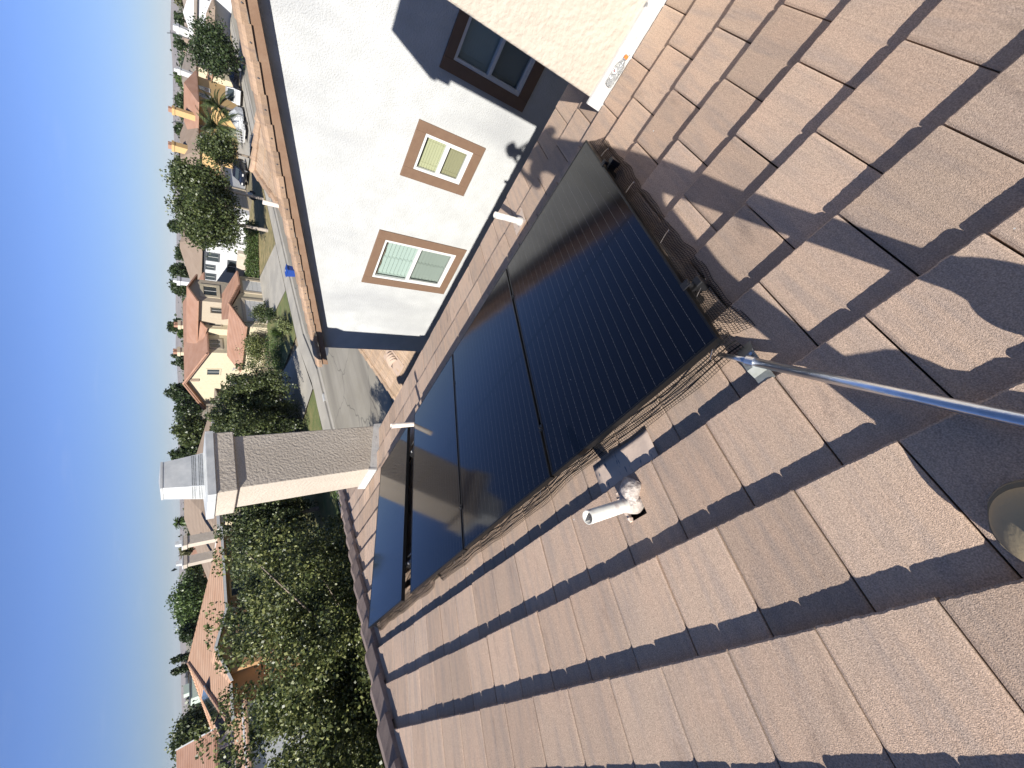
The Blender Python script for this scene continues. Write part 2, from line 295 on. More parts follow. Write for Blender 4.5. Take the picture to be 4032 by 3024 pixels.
def tree(name, label, base, top, crown_c, crown_r, nclump, per, cr, leaf, lm, group=None, weep=0, seed=0, bark='bark', cat='tree', trunk_r=.16, shell=.5, droop=False, limbs=9):
    t = empty(name, label, cat, group=group)
    P, C = crown_points(crown_c, crown_r, nclump, per, cr, weep, seed, shell)
    P = P[P[:, 2] > GZ+.15]
    leaves('crown', L_[lm], P, leaf, t, droop=droop)
    tb = MB(); b = Vector(base); cc = Vector(crown_c); mid = b.lerp(cc, .55)
    tb.tube([b+Vector((0, 0, -.2)), b+Vector((.05, .03, .4)), mid, cc], [trunk_r*1.25, trunk_r, trunk_r*.75, trunk_r*.35], 8)
    rs = random.Random(seed)
    for i in range(limbs):
        q = Vector(C[rs.randrange(len(C))]); s0 = b.lerp(cc, rs.uniform(.75, 1.0)); md = s0.lerp(q, .5)+Vector((0, 0, .25))
        tb.tube([s0, md, q], [trunk_r*.4, trunk_r*.25, trunk_r*.07], 6)
    tb.build('trunk', M_[bark], t, smooth=True)
    return t

GZ = -8.0
SL = 0.3127; TS = tan(SL); CS = cos(SL); SN = sin(SL); Z0 = -1.5644
def rf(s, y, h=0.0):          # point on our roof: s metres down the slope, y along the courses, h above it
    return Vector((s*CS + h*SN, y, Z0 - s*SN + h*CS))

# ================================================================ GROUND
def sheet(name, pts, z, m, kind='structure', sub=0):
    mb = MB(); mb.face(*[(x, y, z) for x, y in pts]); o = mb.build(name, m); tag(o, kind=kind); return o
g = MB(); g.face((-4690, -4690, GZ-.02), (4690, -4690, GZ-.02), (4690, 4690, GZ-.02), (-4690, 4690, GZ-.02)); tag(g.build('ground', M_['soil']), kind='structure')
curb = [(-120, 24.2), (-20, 24.6), (15, 25.0), (20.7, 25.4), (25.7, 27.0), (34, 27.6), (60, 29.2), (100, 31.0), (160, 33)]
near = [(-120, 15.2), (-20, 15.4), (15, 15.8), (34, 17.0), (60, 18.5), (100, 20.5), (160, 22)]
sheet('road', near + curb[::-1], GZ+.004, M_['asphalt'])
def strip(name, line, w0, w1, z0, z1, m):
    mb = MB()
    for a, b in zip(line[:-1], line[1:]):
        p = [(a[0], a[1]+w0), (b[0], b[1]+w0), (b[0], b[1]+w1), (a[0], a[1]+w1)]
        mb.hexa([(*q, z0) for q in p] + [(*q, z1) for q in p])
    return tag(mb.build(name, m), kind='structure')
strip('gutter', curb, -.42, -.002, GZ, GZ+.012, M_['concrete'])
strip('kerb', curb, 0, .16, GZ-.1, GZ+.13, M_['concrete'])
strip('pavement', curb, .164, 1.75, GZ-.1, GZ+.125, M_['concrete'])
strip('near_pavement', near, -1.9, -.3, GZ-.1, GZ+.10, M_['concrete'])
sheet('driveway', [(20.2, 27.2), (26.0, 28.8), (28.3, 35.0), (30.5, 38.5), (29.6, 41), (22, 41), (20.2, 32)], GZ+.132, M_['concrete'])
sheet('dry_lawn', [(41.2, 29.9), (58, 30.9), (60, 37), (62, 45), (46.9, 39.2)], GZ+.125, M_['dry'])
sheet('wide_driveway', [(33.6, 29.4), (41.2, 29.85), (46.8, 39.3), (46.8, 39.55), (38.9, 39.55), (36.6, 35.9)], GZ+.134, M_['concrete'])
sheet('green_lawn', [(27.2, 28.95), (33.55, 29.4), (36.5, 35.9), (38.7, 39.5), (31.2, 39.5), (28.5, 34.9)], GZ+.128, M_['lawn'])
sheet('front_garden', [(-20, 26.5), (20.0, 27.0), (20.0, 31.8), (21.9, 41), (-20, 41)], GZ+.128, M_['lawn'])
sheet('garden_in_front', [(-14, 5), (5, 5), (5, 10.8), (-14, 10.8)], GZ+.02, M_['lawn'])
sheet('side_driveway', [(66, 31.5), (80, 32), (82, 42), (68, 42)], GZ+.13, M_['concrete'])
# kerb number block painted white, manhole in the road
mh = MB(); mh.tube([(20.2, 22.7, GZ), (20.2, 22.7, GZ+.015)], .42, 24); tag(mh.build('manhole_cover', M_['charcoal']), 'round dark manhole cover set in the pale street', 'manhole cover')
kb = MB(); kb.box(17.6, 18.2, 25.16, 25.19, GZ+.02, GZ+.137); kb.box(17.6, 18.2, 25.19, 25.34, GZ+.131, GZ+.137)
tag(kb.build('painted_kerb_block', M_['white_paint']), 'small white painted rectangle on the kerb across the street', 'kerb marking')

# distant hills
def hills(name, dist, az0, az1, hmax, seed, base):
    mb = MB(); n = 160
    for i in range(n):
        a0 = R(az0+(az1-az0)*i/n); a1 = R(az0+(az1-az0)*(i+1)/n)
        def hh(a): return base + hmax*(.55+.5*noise.noise(Vector((a*6, seed, 0)))+.25*noise.noise(Vector((a*19, seed, 3))))
        p0 = Vector((sin(a0), cos(a0), 0)); p1 = Vector((sin(a1), cos(a1), 0))
        A = p0*dist; B = p1*dist; C = p1*(dist*1.12)+Vector((0, 0, hh(a1))); D = p0*(dist*1.12)+Vector((0, 0, hh(a0))); E = p1*(dist*1.4); F = p0*(dist*1.4)
        A.z = B.z = GZ-1; E.z = F.z = GZ-1
        mb.face(A, B, C, D); mb.face(D, C, E, F)
    return tag(mb.build(name, M_['hill']), kind='structure')
M_['hill'] = mat('hill', (.20, .16, .13), .95, var=(.14, .115, .095), vscale=.004)
hills('hills', 3300, -30, 110, 26, 2.0, 4)

# ================================================================ OUR HOUSE
house = empty('house', 'our own house under the brown flat tile roof the photo is taken from', 'house')
HIPC = 5.15            # hip runs y = x + HIPC in plan
edges = [-4.05, -3.69, -3.32, -2.95, -2.59, -2.22, -1.86, -1.49, -1.125, -.757, -.391, -.027, .340, .706, 1.073, 1.44, 1.803, 2.167, 2.555, 2.90, 3.305, 3.79]
HOLE = (.148, .222, 1.168, 1.268)
def roof_tiles():
    V = []; F = []; rnd = random.Random(3)
    for ci in range(1, len(edges)):
        e0, e1 = edges[ci-1], edges[ci]; par = (ci - 11) % 2
        off = .255 if par == 0 else .103
        k0 = int((-7.5-off)/.31); ymaxc = e1*CS + HIPC
        k = k0
        while True:
            y0 = off + k*.31; y1 = y0+.31; k += 1
            if y0 > ymaxc-.05: break
            if e1 > 3.1 and y0 < .2 and e0 > 2.8 and y1 < .05: pass
            gp = rnd.uniform(.0018, .0035); y0 += gp; y1 -= gp
            if rnd.random() < .08: y1 -= .003
            lift = rnd.uniform(-.0015, .002); tilt = rnd.uniform(-.0018, .0018); ds = rnd.uniform(-.004, .004)
            ns = 44; top = []; bot = []; up = []
            # across the width
            ys = [y0+(y1-y0)*j/ns for j in range(ns+1)]
            b = len(V)
            hu = -.0165; hl = .0225+lift
            ph = rnd.uniform(0, 100)
            for j, y in enumerate(ys):
                yy = min(y, e1*CS+HIPC+.05)
                rag = .0022*noise.noise(Vector((y*34, ci*3.1, ph)))+.0030*noise.noise(Vector((y*95, ci, ph)))+.0022*noise.noise(Vector((y*230, ci, ph)))
                hz = .0015*noise.noise(Vector((y*16, ci*7.7, ph+5)))+.0016*noise.noise(Vector((y*110, ci*7.7, ph+5)))
                edge_dip = -.004*max(0, 1-min(y-y0, y1-y)/.012)**2
                ht = hl+hz*.6+edge_dip+tilt*(j/ns-.5)*2
                V.append(rf(e0-.03, yy, hu+edge_dip)); V.append(rf(e1-.006+ds+rag*.8, yy, ht)); V.append(rf(e1+ds+rag, yy, ht-.0025)); V.append(rf(e1+ds+rag*.6, yy, -.024))
            in_hole = (ci == 12)
            for j in range(ns):
                a = b+4*j; c = a+4
                ym = (ys[j]+ys[j+1])/2
                if in_hole and HOLE[2] < ym < HOLE[3]:
                    # cut-out round the vent: upper piece and lower piece only
                    ya, yb = ys[j], ys[j+1]; i = len(V)
                    f0 = (HOLE[0]-(e0-.03))/(e1-.016-(e0-.03)); f1 = (HOLE[1]+.05-(e0-.03))/(e1-.016-(e0-.03))
                    h0 = hu+(hl-hu)*f0; h1 = hu+(hl-hu)*f1
                    V += [rf(HOLE[0], ya, h0), rf(HOLE[0], yb, h0), rf(HOLE[1]+.05, ya, h1), rf(HOLE[1]+.05, yb, h1)]
                    F.append((a, c, i+1, i)); F.append((i+2, i+3, c+1, a+1))
                    V += [rf(HOLE[0], ya, h0-.03), rf(HOLE[0], yb, h0-.03)]
                    F.append((i, i+1, i+5, i+4))
                else: F.append((a, c, c+1, a+1))
                F.append((a+1, c+1, c+2, a+2)); F.append((a+2, c+2, c+3, a+3))
            # side faces
            for a in (b, b+4*ns):
                i = len(V); V.append(rf(e0-.03, (V[a].y), -.032)); F.append((a, a+1, a+2, a+3, i) if a == b else (i, a+3, a+2, a+1, a))
    mb = MB(); mb.v = [tuple(v) for v in V]; mb.f = F
    return mb
rt = roof_tiles()
me = bpy.data.meshes.new('roof_tiles'); me.from_pydata(rt.v, [], rt.f); me.update(); me.materials.append(M_['rooftile'])
tiles = link(bpy.data.objects.new('roof', me), house)
# deck under the tiles, other slopes, walls and eave
dk = MB()
ch = edges[-1]-.035
E0 = rf(edges[0], 0, 0); RX = E0.x; RZ = E0.z
dk.slab([rf(ch, -8, -.034), rf(ch, ch*CS+HIPC, -.034), rf(edges[0], edges[0]*CS+HIPC, -.034), rf(edges[0], -8, -.034)], .10, (SN*0, 0, -1))
dk.build('roof_deck', M_['under'], house)
fr = MB(); X1 = ch*CS; ZE = rf(ch, 0, -.02).z; YR = RX+HIPC
# street-side slope and rear slope, tiles read as one surface from here
fr.slab([(X1, X1+HIPC+.02, ZE), (RX, YR+.02, RZ-.02), (2*RX-X1, X1+HIPC+.02, ZE)], .1)
fr.slab([(RX-.01, YR, RZ-.02), (RX-.01, -8, RZ-.02), (2*RX-X1, -8, ZE), (2*RX-X1, X1+HIPC, ZE)], .1)
fr.build('rear_roof', M_['rooftile'], house)
wb = MB(); wb.box(2*RX-X1+.5, X1-.45, -7.9, X1+HIPC-.5, GZ, ZE-.05); wb.build('wall', M_['stucco_beige'], house)
eb = MB(); eb.box(X1-.03, X1+.0, -8, X1+HIPC, ZE-.22, ZE-.075); eb.build('fascia', M_['board_brown'], house)
# hip caps
hc = MB(); hd = Vector((1, 1, -TS*1.0)); hd = Vector((CS, CS, -SN)).normalized()
n0 = 0
L0 = -1.9; LEN = (3.74+1.9)/CS
npc = 24; side = Vector((1, -1, 0)).normalized()
for i in range(npc):
    xa = RX + (3.72-RX)*(i)/npc; xb = RX + (3.72-RX)*(i+1)/npc + .05
    for_ = []
    def cs_pts(x, lift, wd=.125):
        c = Vector((x, x+HIPC, Z0 - x*TS)); up = Vector((0, 0, 1)); 
        dn = side*wd; drop = wd*TS*.7071*1.0
        return [c+dn+up*(lift-drop-.028), c+dn+up*(lift-drop+.012), c+dn*.28+up*(lift+.045), c-dn*.28+up*(lift+.045), c-dn+up*(lift-drop+.012), c-dn+up*(lift-drop-.028)]
    A = cs_pts(xa, .016, .125); B = cs_pts(xb, .062, .155)
    b = len(hc.v); hc.v += [tuple(q) for q in A+B]
    for j in range(5): hc.f.append((b+j, b+j+1, b+6+j+1, b+6+j))
    hc.f.append(tuple(b+6+j for j in range(6))); hc.f.append(tuple(b+j for j in range(5, -1, -1)))
hc.build('hip_cap', M_['captile'], house, bevel=.004)

# chimneys on our roof (same build), each a part of the house
def chimney(x0, x1, y0, y1, zt, cowl=True, base_drop=.6):
    m = MB(); m.box(x0, x1, y0, y1, Z0-x1*TS-base_drop, zt-.24)
    c = m.build('chimney', M_['stucco_beige'], house, bevel=.012)
    q = MB(); q.box(x0-.055, x1+.055, y0-.055, y1+.055, zt-.245, zt); q.build('collar', M_['stucco_beige'], c, bevel=.012)
    q = MB(); q.box(x0-.075, x1+.075, y0-.075, y1+.075, zt-.012, zt+.08)
    xm, ym = (x0+x1)/2, (y0+y1)/2; q.hexa([(x0-.075, y0-.075, zt+.0805), (x1+.075, y0-.075, zt+.0805), (x1+.075, y1+.075, zt+.0805), (x0-.075, y1+.075, zt+.0805), (x0+.15, y0+.1, zt+.105), (x1-.15, y0+.1, zt+.105), (x1-.15, y1-.1, zt+.105), (x0+.15, y1-.1, zt+.105)])
    q.build('metal_cap', M_['galv_box'], c, bevel=.004)
    # tapered cowl with rows of vent holes
    hx, hy = .25, .21; tx, ty = .185, .165; z0 = zt+.10; z1 = zt+.545
    q = MB(); q.hexa([(xm-hx, ym-hy, z0), (xm+hx, ym-hy, z0), (xm+hx, ym+hy, z0), (xm-hx, ym+hy, z0), (xm-tx, ym-ty, z1), (xm+tx, ym-ty, z1), (xm+tx, ym+ty, z1), (xm-tx, ym+ty, z1)])
    q.box(xm-tx-.008, xm+tx+.008, ym-ty-.008, ym+ty+.008, z1-.015, z1+.008)
    q.face((xm-tx, ym-ty, z1+.0085), (xm+tx, ym-ty, z1+.0085), (xm, ym, z1+.03)); q.face((xm+tx, ym-ty, z1+.0085), (xm+tx, ym+ty, z1+.0085), (xm, ym, z1+.03)); q.face((xm+tx, ym+ty, z1+.0085), (xm-tx, ym+ty, z1+.0085), (xm, ym, z1+.03)); q.face((xm-tx, ym+ty, z1+.0085), (xm-tx, ym-ty, z1+.0085), (xm, ym, z1+.03))
    nf = len(q.f)
    for rI in range(7):
        if rI == 3: continue
        zz = z0+.018+rI*.0185; f = (zz-z0)/(z1-z0); yy = ym-(hy+(ty-hy)*f)-.0015; hxx = hx+(tx-hx)*f
        for k in range(24):
            xx = xm-hxx+.02+(2*hxx-.04)*k/23; r = .0062
            q.face(*[(xx+r*cos(a), yy, zz+r*sin(a)) for a in [2*pi*j/6 for j in range(6)]])
        xx2 = xm-(hx+(tx-hx)*f)-.0015; hyy = hy+(ty-hy)*f
        for k in range(20):
            yq = ym-hyy+.02+(2*hyy-.04)*k/19; q.face(*[(xx2, yq+r*cos(a), zz+r*sin(a)) for a in [2*pi*j/6 for j in range(6)]])
    cw = q.build('cowl', [M_['galv_box'], M_['dark_hole']], c)
    for p in cw.data.polygons: p.material_index = 1 if p.index >= nf else 0
    # white metal flashing stepping with the roof
    q = MB(); hh = .115
    def zr(x, h=0): return Z0 - x*TS + h
    q.hexa([(x0-.02, y0-.03, zr(x0)-.02), (x1+.02, y0-.03, zr(x1)-.02), (x1+.02, y0-.002, zr(x1)-.02), (x0-.02, y0-.002, zr(x0)-.02), (x0-.02, y0-.025, zr(x0, hh)), (x1+.02, y0-.025, zr(x1, hh)), (x1+.02, y0-.002, zr(x1, hh)), (x0-.02, y0-.002, zr(x0, hh))])
    q.hexa([(x0-.05, y0-.031, zr(x0)-.03), (x0-.002, y0-.031, zr(x0)-.03), (x0-.002, y1+.04, zr(x0)-.03), (x0-.05, y1+.04, zr(x0)-.03), (x0-.022, y0-.031, zr(x0, hh+.02)), (x0-.002, y0-.031, zr(x0, hh+.02)), (x0-.002, y1+.04, zr(x0, hh+.02)), (x0-.022, y1+.04, zr(x0, hh+.02))])
    q.build('flashing', M_['flash_white'], c)
    return c
chimney(2.87, 3.69, 6.11, 6.75, -.335)
chimney(2.83, 3.69, -1.45, .275, -.10)

def vent(base, z_top, r, lean=(0, 0), boot=True, m='pvc', thick=.0045):
    b = Vector(base); t = Vector((b.x+lean[0], b.y+lean[1], z_top)); mb = MB()
    seg = 20; d = (t-b).normalized(); x = d.cross(Vector((0, 1, 0))).normalized(); y = d.cross(x)
    rings = [(b-d*.05, r), (t, r), (t, r-thick), (t-d*.16, r-thick)]
    bi = 0
    for p, q in rings:
        for j in range(seg): a = 2*pi*j/seg; mb.v.append(tuple(p+(x*cos(a)+y*sin(a))*q))
    for k in range(3):
        for j in range(seg): j2 = (j+1) % seg; mb.f.append((k*seg+j, k*seg+j2, (k+1)*seg+j2, (k+1)*seg+j))
    mb.f.append(tuple(3*seg+j for j in range(seg)))
    o = mb.build('vent_pipe', M_[m], house, smooth=False)
    for p in o.data.polygons: p.use_smooth = abs(p.normal.dot(d)) < .5
    return o, d
# near vent with its wrinkled collar, leaning boot and painted flashing plate
vp, vd = vent((.212, 1.215, -1.63), -1.315, .030, (.004, .016))
mb = MB(); mb.tube([rf(.30, 1.165, .025), rf(.262, 1.19, .04), rf(.222, 1.212, .040), rf(.205, 1.222, .030)], [.046, .046, .044, .036], 18); o = mb.build('collar', M_['lead'], vp, smooth=True)
mb = MB(); mb.tube([Vector((.205, 1.215, -1.64)), Vector((.211, 1.215, -1.60)), Vector((.213, 1.216, -1.572)), Vector((.2135, 1.2165, -1.556))], [.050, .047, .040, .0315], 18); o = mb.build('sealing_tape', M_['lead'], vp, smooth=True)
fl = MB(); n = 10
g = [[rf(.325+(.175)*i/6, 1.0+.40*j/n, -.0055+.0115*(i/6)+.0012*sin(j*.9+i*.5)) for j in range(n+1)] for i in range(7)]
fl.grid(g)
fo = fl.build('flashing', M_['flash_pink'], vp, smooth=True); sm = fo.modifiers.new('s', 'SOLIDIFY'); sm.thickness = .003
# broken mortar lip beside the cut tile
lp = MB(); rnd = random.Random(5)
pp = [(.335, 1.285), (.30, 1.285), (.27, 1.292), (.235, 1.284), (.20, 1.279), (.165, 1.272), (.148, 1.268)]
for (a, b_), (c, d_) in zip(pp[:-1], pp[1:]):
    lp.hexa([rf(a, b_-.016, .0), rf(c, d_-.012, .0), rf(c, d_+.010, .0), rf(a, b_+.012, .0), rf(a, b_-.012, .018), rf(c, d_-.008, .014), rf(c, d_+.002, .012), rf(a, b_+.006, .02)])
lp.build('mortar_lip', M_['flash_pink'], vp)
v2, _ = vent((2.955, 1.391, -2.52), -2.20, .028, (-.004, .01), m='pvc')
mb = MB(); mb.tube([(2.953, 1.391, -2.53), (2.954, 1.392, -2.47), (2.953, 1.394, -2.45)], [.048, .038, .030], 14); mb.build('collar', M_['flash_white'], v2, smooth=True)
mb = MB(); mb.face(rf(3.02, 1.33, .016), rf(3.30, 1.33, .018), rf(3.30, 1.50, .018), rf(3.02, 1.50, .016)); o = mb.build('flashing', M_['flash_pink'], v2)
M_['pvc_pink'] = mat('pvc_pink', (.62, .50, .42), .5, var=(.74, .68, .60), vscale=16, bump=.2, bscale=30)
v3, _ = vent((2.385, 3.985, -2.34), -1.925, .029, (.0, .0), m='pvc_pink')
mb = MB(); mb.tube([(2.385, 3.985, -2.36), (2.385, 3.985, -2.28)], [.06, .036], 14); mb.build('collar', M_['flash_white'], v3, smooth=True)

# ================================================================ SOLAR ARRAY
PW, PL, PG = 1.134, 2.0245, .02
PX = 2.4764/CS; PYo = .4567; PH = .14
def pa(b, y, h=0):          # b: metres down-slope from panel top edge reference (negative = up), y along
    return Vector((2.4764, PYo, -2.2179)) + Vector((CS, 0, -SN))*b + Vector((0, 1, 0))*y + Vector((SN, 0, CS))*h
starts = [0, PW+PG, 2*(PW+PG), 3*(PW+PG)-PG+.2429]
plabels = ['nearest black solar panel, its corner beside the metal pole', 'second black solar panel from the metal pole', 'third black solar panel, last before the open gap in the row', 'farthest black solar panel, alone beyond the gap and in front of the chimney']
def make_panel():
    root = empty('solar_panel', 'x', 'solar panel', group='black solar panels in a row on our roof')
    F = MB(); fwd = .011; th = .035
    def fb(b0, b1, y0, y1): F.hexa([pa(b0, y0, -th), pa(b1, y0, -th), pa(b1, y1, -th), pa(b0, y1, -th), pa(b0, y0, 0), pa(b1, y0, 0), pa(b1, y1, 0), pa(b0, y1, 0)])
    fb(-PL, 0, 0, fwd); fb(-PL, 0, PW-fwd, PW); fb(-PL, -PL+fwd, fwd, PW-fwd); fb(-fwd, 0, fwd, PW-fwd)
    F.build('frame', M_['black_frame'], root, bevel=.001)
    G = MB(); G.hexa([pa(-PL+fwd, fwd, -.008), pa(-fwd, fwd, -.008), pa(-fwd, PW-fwd, -.008), pa(-PL+fwd, PW-fwd, -.008), pa(-PL+fwd, fwd, -.002), pa(-fwd, fwd, -.002), pa(-fwd, PW-fwd, -.002), pa(-PL+fwd, PW-fwd, -.002)])
    o = G.build('glass', M_['solar'], root)
    uvl = o.data.uv_layers.new(name='UVMap'); org = pa(-PL, 0)
    for lo in o.data.loops:
        v = o.data.vertices[lo.vertex_index].co - org; uvl.data[lo.index].uv = (v.y, v.dot(Vector((CS, 0, -SN))))
    return root
pan0 = make_panel(); panels = [pan0]
for i in range(1, 4):
    c = pan0.copy(); col.objects.link(c); c.location = (0, starts[i], 0)
    for chd in pan0.children: q = chd.copy(); col.objects.link(q); q.parent = c
    panels.append(c)
for p_, lb in zip(panels, plabels): p_['label'] = lb
# rails under the panels, on posts; end caps and clamps are their parts
RB = [-.42, -1.70]
rl = ['black mounting rail under the panels, nearer the white house', 'black mounting rail under the panels, on the uphill side']
for b, lb in zip(RB, rl):
    root = empty('mounting_rail', lb, 'rail', group='mounting rails under the solar panels')
    y1 = starts[3]+PW+.03
    q = MB(); q.hexa([pa(b-.018, -.03, -.085), pa(b+.018, -.03, -.085), pa(b+.018, y1, -.085), pa(b-.018, y1, -.085), pa(b-.018, -.03, -.037), pa(b+.018, -.03, -.037), pa(b+.018, y1, -.037), pa(b-.018, y1, -.037)]); q.build('rail', M_['clamp'], root)
    q = MB(); q.hexa([pa(b-.024, -.062, -.092), pa(b+.024, -.062, -.092), pa(b+.024, -.0301, -.092), pa(b-.024, -.0301, -.092), pa(b-.024, -.062, -.03), pa(b+.024, -.062, -.03), pa(b+.024, -.0301, -.03), pa(b-.024, -.0301, -.03)])
    q.build('end_cap', M_['clamp'], root, bevel=.004)
    q = MB(); q.tube([pa(b, -.018, -.03), pa(b, -.018, .006)], .011, 10); q.hexa([pa(b-.02, -.03, -.004), pa(b+.02, -.03, -.004), pa(b+.02, .012, .0005), pa(b-.02, .012, .0005), pa(b-.02, -.03, .003), pa(b+.02, -.03, .003), pa(b+.02, .012, .004), pa(b-.02, .012, .004)])
    q.build('end_clamp', M_['clamp'], root, bevel=.002)
    for i in (1, 2):
        q = MB(); yy = starts[i]-PG/2
        q.hexa([pa(b-.02, yy-.018, .0008), pa(b+.02, yy-.018, .0008), pa(b+.02, yy+.018, .0008), pa(b-.02, yy+.018, .0008), pa(b-.02, yy-.018, .004), pa(b+.02, yy-.018, .004), pa(b+.02, yy+.018, .004), pa(b-.02, yy+.018, .004)])
        q.tube([pa(b, yy, .004), pa(b, yy, .011)], .007, 10)
        q.build('mid_clamp', M_['black_frame'], root, bevel=.001)
    for yy in (-.0, starts[2]-.3, starts[3]-.12, starts[3]+.9):
        q = MB(); q.tube([pa(b, yy+.02, -.16), pa(b, yy+.02, -.086)], .02, 8); q.build('stand_off', M_['clamp'], root)
    for k, yy in enumerate([starts[3]-.20, starts[3]-.06]):
        q = MB(); q.tube([pa(b, yy, -.0365), pa(b, yy, -.03)], .011, 10); q.build('bolt', M_['steel'], root)
# bright bolts and brackets seen in the gap between the third and the last panel
gp = empty('gap_strip', 'row of small bright bolts on a black comb strip in the gap between solar panels', 'bracket strip')
q = MB(); yg = starts[3]-.10
q.hexa([pa(-1.95, yg-.05, -.10), pa(-.05, yg-.05, -.10), pa(-.05, yg+.05, -.10), pa(-1.95, yg+.05, -.10), pa(-1.95, yg-.05, -.09), pa(-.05, yg-.05, -.09), pa(-.05, yg+.05, -.09), pa(-1.95, yg+.05, -.09)])
for k in range(70):
    b = -1.93+k*.027; q.hexa([pa(b, yg-.045, -.089), pa(b+.012, yg-.045, -.089), pa(b+.012, yg+.045, -.089), pa(b, yg+.045, -.089), pa(b, yg-.045, -.078), pa(b+.012, yg-.045, -.078), pa(b+.012, yg+.045, -.078), pa(b, yg+.045, -.078)])
q.build('comb', M_['clamp'], gp)
for k in range(6):
    b = -.35-.27*k; q = MB(); q.tube([pa(b, yg, -.077), pa(b, yg, -.06)], .010, 10); q.build('bolt', M_['steel'], gp)
for b in (-.30, -1.62):
    q = MB(); q.tube([pa(b, yg-.09, -.05), pa(b, yg+.09, -.05)], .006, 6); q.build('cross_bracket', M_['steel'], gp)

# critter guard: welded wire skirt from the panel edge out to the tiles
gd = empty('wire_mesh_skirt', 'black wire mesh skirt clipped along two edges of the solar panels', 'wire mesh')
def wire_grid(fn, nu, nv, wr=.0012):
    V = []; F = []
    P = [[fn(i/nu, j/nv) for j in range(nv+1)] for i in range(nu+1)]
    def seg(a, b):
        d = (b-a); 
        if d.length < 1e-5: return
        d.normalize(); x = d.cross(Vector((.3, .2, .93))).normalized()*wr; y = d.cross(x).normalized()*wr
        i = len(V)
        for p in (a, b): V.extend([tuple(p+x), tuple(p+y), tuple(p-x), tuple(p-y)])
        for k in range(4): k2 = (k+1) % 4; F.append((i+k, i+k2, i+4+k2, i+4+k))
    for i in range(nu+1):
        for j in range(nv+1):
            if i < nu: seg(P[i][j], P[i+1][j])
            if j < nv: seg(P[i][j], P[i][j+1])
    m = MB(); m.v = V; m.f = F; return m
YEND = starts[3]+PW
def nz(a, s, seed): return s*noise.noise(Vector((a, seed, 0)))
def uphill(u, v):     # u along Y from near corner, v from frame down to the roof
    y = PYo - .02 + u*(YEND-.0); f = v
    s_in = PX-PL-.002; s_out = PX-PL-.075-.035*noise.noise(Vector((u*7, 1, 0)))-.02*noise.noise(Vector((u*19, 4, 0)))
    if u > .62 and u < .66: s_out += .05
    s = s_in+(s_out-s_in)*(f**1.25); h = .088*(1-f)**1.15 + .02 + .012*noise.noise(Vector((u*26, f*3, 2)))*sin(pi*f)*1.8
    wob = .012*noise.noise(Vector((u*18, f*4, 9)))
    return rf(s+wob, y+.01*noise.noise(Vector((u*30, f*2, 5)))*f, max(h, .017))
def nearside(u, v):    # u along slope from the uphill corner down to the eave side
    s = PX-PL-.02 + u*(PL*.995); f = v
    yo = .075+.02*noise.noise(Vector((u*6, 2, 0)))+ .015*noise.noise(Vector((u*17, 3, 0)))
    if u < .12: yo += .02*(1-u/.12)
    h = .088*(1-f)**1.1+.018+.012*noise.noise(Vector((u*14, f*3, 7)))*sin(pi*f)*1.6
    return rf(s+.008*noise.noise(Vector((u*14, f*3, 8))), PYo-.002-yo*f**1.3, max(h, .017))
wire_grid(uphill, 380, 10).build('uphill_mesh', M_['wire'], gd)
wire_grid(nearside, 160, 10).build('end_mesh', M_['wire'], gd)
# strands folded double along the skirt
q = MB()
for f in (.42, .62, .82):
    q.tube([uphill(u/260, f)+Vector((0, 0, .003)) for u in range(0, 261)], .0022, 4)
q.build('fold_wires', M_['wire'], gd)
for (u0_, side_) in ((.12, 0), (.33, 0), (.6, 0), (.86, 0)):
    a = nearside(u0_, .1)+Vector((0, -.004, .01)); b = nearside(u0_+.05, .75)+Vector((-.01, -.01, .012)); c_ = b+Vector((-.006, .006, -.004))
    q = MB(); q.tube([a, (a+b)/2+Vector((0, -.003, .004)), b, c_], .0014, 6); q.build('clip', M_['steel'], gd)
for (u0_) in (.008, .27, .53):
    a = uphill(u0_, .03)+Vector((-.005, 0, .01)); b = uphill(u0_+.0165, .45)+Vector((-.01, 0, .012))
    q = MB(); q.tube([a, (a+b)/2+Vector((-.003, 0, .003)), b], .0016, 6); q.build('clip', M_['steel'], gd)

# galvanised pole and the bracket at its foot
pole = empty('metal_pole', 'shiny galvanised steel pole running from the panel corner toward the viewer', 'pole')
pa0 = Vector((.418, .436, -1.634)); pb = Vector((-.095, .037, -1.476)); pd_ = (pb-pa0)
q = MB(); q.tube([pa0, pb, pa0+pd_*2.6], .0162, 20); q.build('tube', M_['galv'], pole, smooth=True)
q = MB(); q.tube([pa0-pd_.normalized()*.012, pa0+pd_.normalized()*.022], .0188, 20); q.build('coupling', M_['galv'], pole, bevel=.001)
q = MB(); q.tube([pa0-pd_.normalized()*.012, pa0-pd_.normalized()*.06+Vector((0, 0, -.005)), pa0-pd_.normalized()*.13+Vector((.01, .01, -.03))], [.012, .010, .010], 12); q.build('end_fitting', M_['galv'], pole, smooth=True)
br = empty('roof_bracket', 'galvanised folded steel bracket on the tiles under the foot of the pole', 'bracket')
q = MB()
def pl(s0, s1, y0, y1, h0, h1, t=.003): q.hexa([rf(s0, y0, h0), rf(s1, y0, h1), rf(s1, y1, h1), rf(s0, y1, h0), rf(s0, y0, h0+t), rf(s1, y0, h1+t), rf(s1, y1, h1+t), rf(s0, y1, h0+t)])
pl(.46, .40, .408, .468, .045, .045); pl(.4005, .372, .408, .468, .0448, .022); pl(.3725, .335, .408, .468, .0218, .018); pl(.52, .46, .408, .468, .012, .0455)
q.build('plate', mat('dull_steel', (.34, .35, .33), .5, .55, var=(.26, .27, .24), vscale=30), br)
for (s_, y_) in ((.445, .42), (.445, .455)):
    q = MB(); q.tube([rf(s_, y_, .048), rf(s_, y_, .058)], .0065, 8); q.build('bolt', M_['steel'], br)

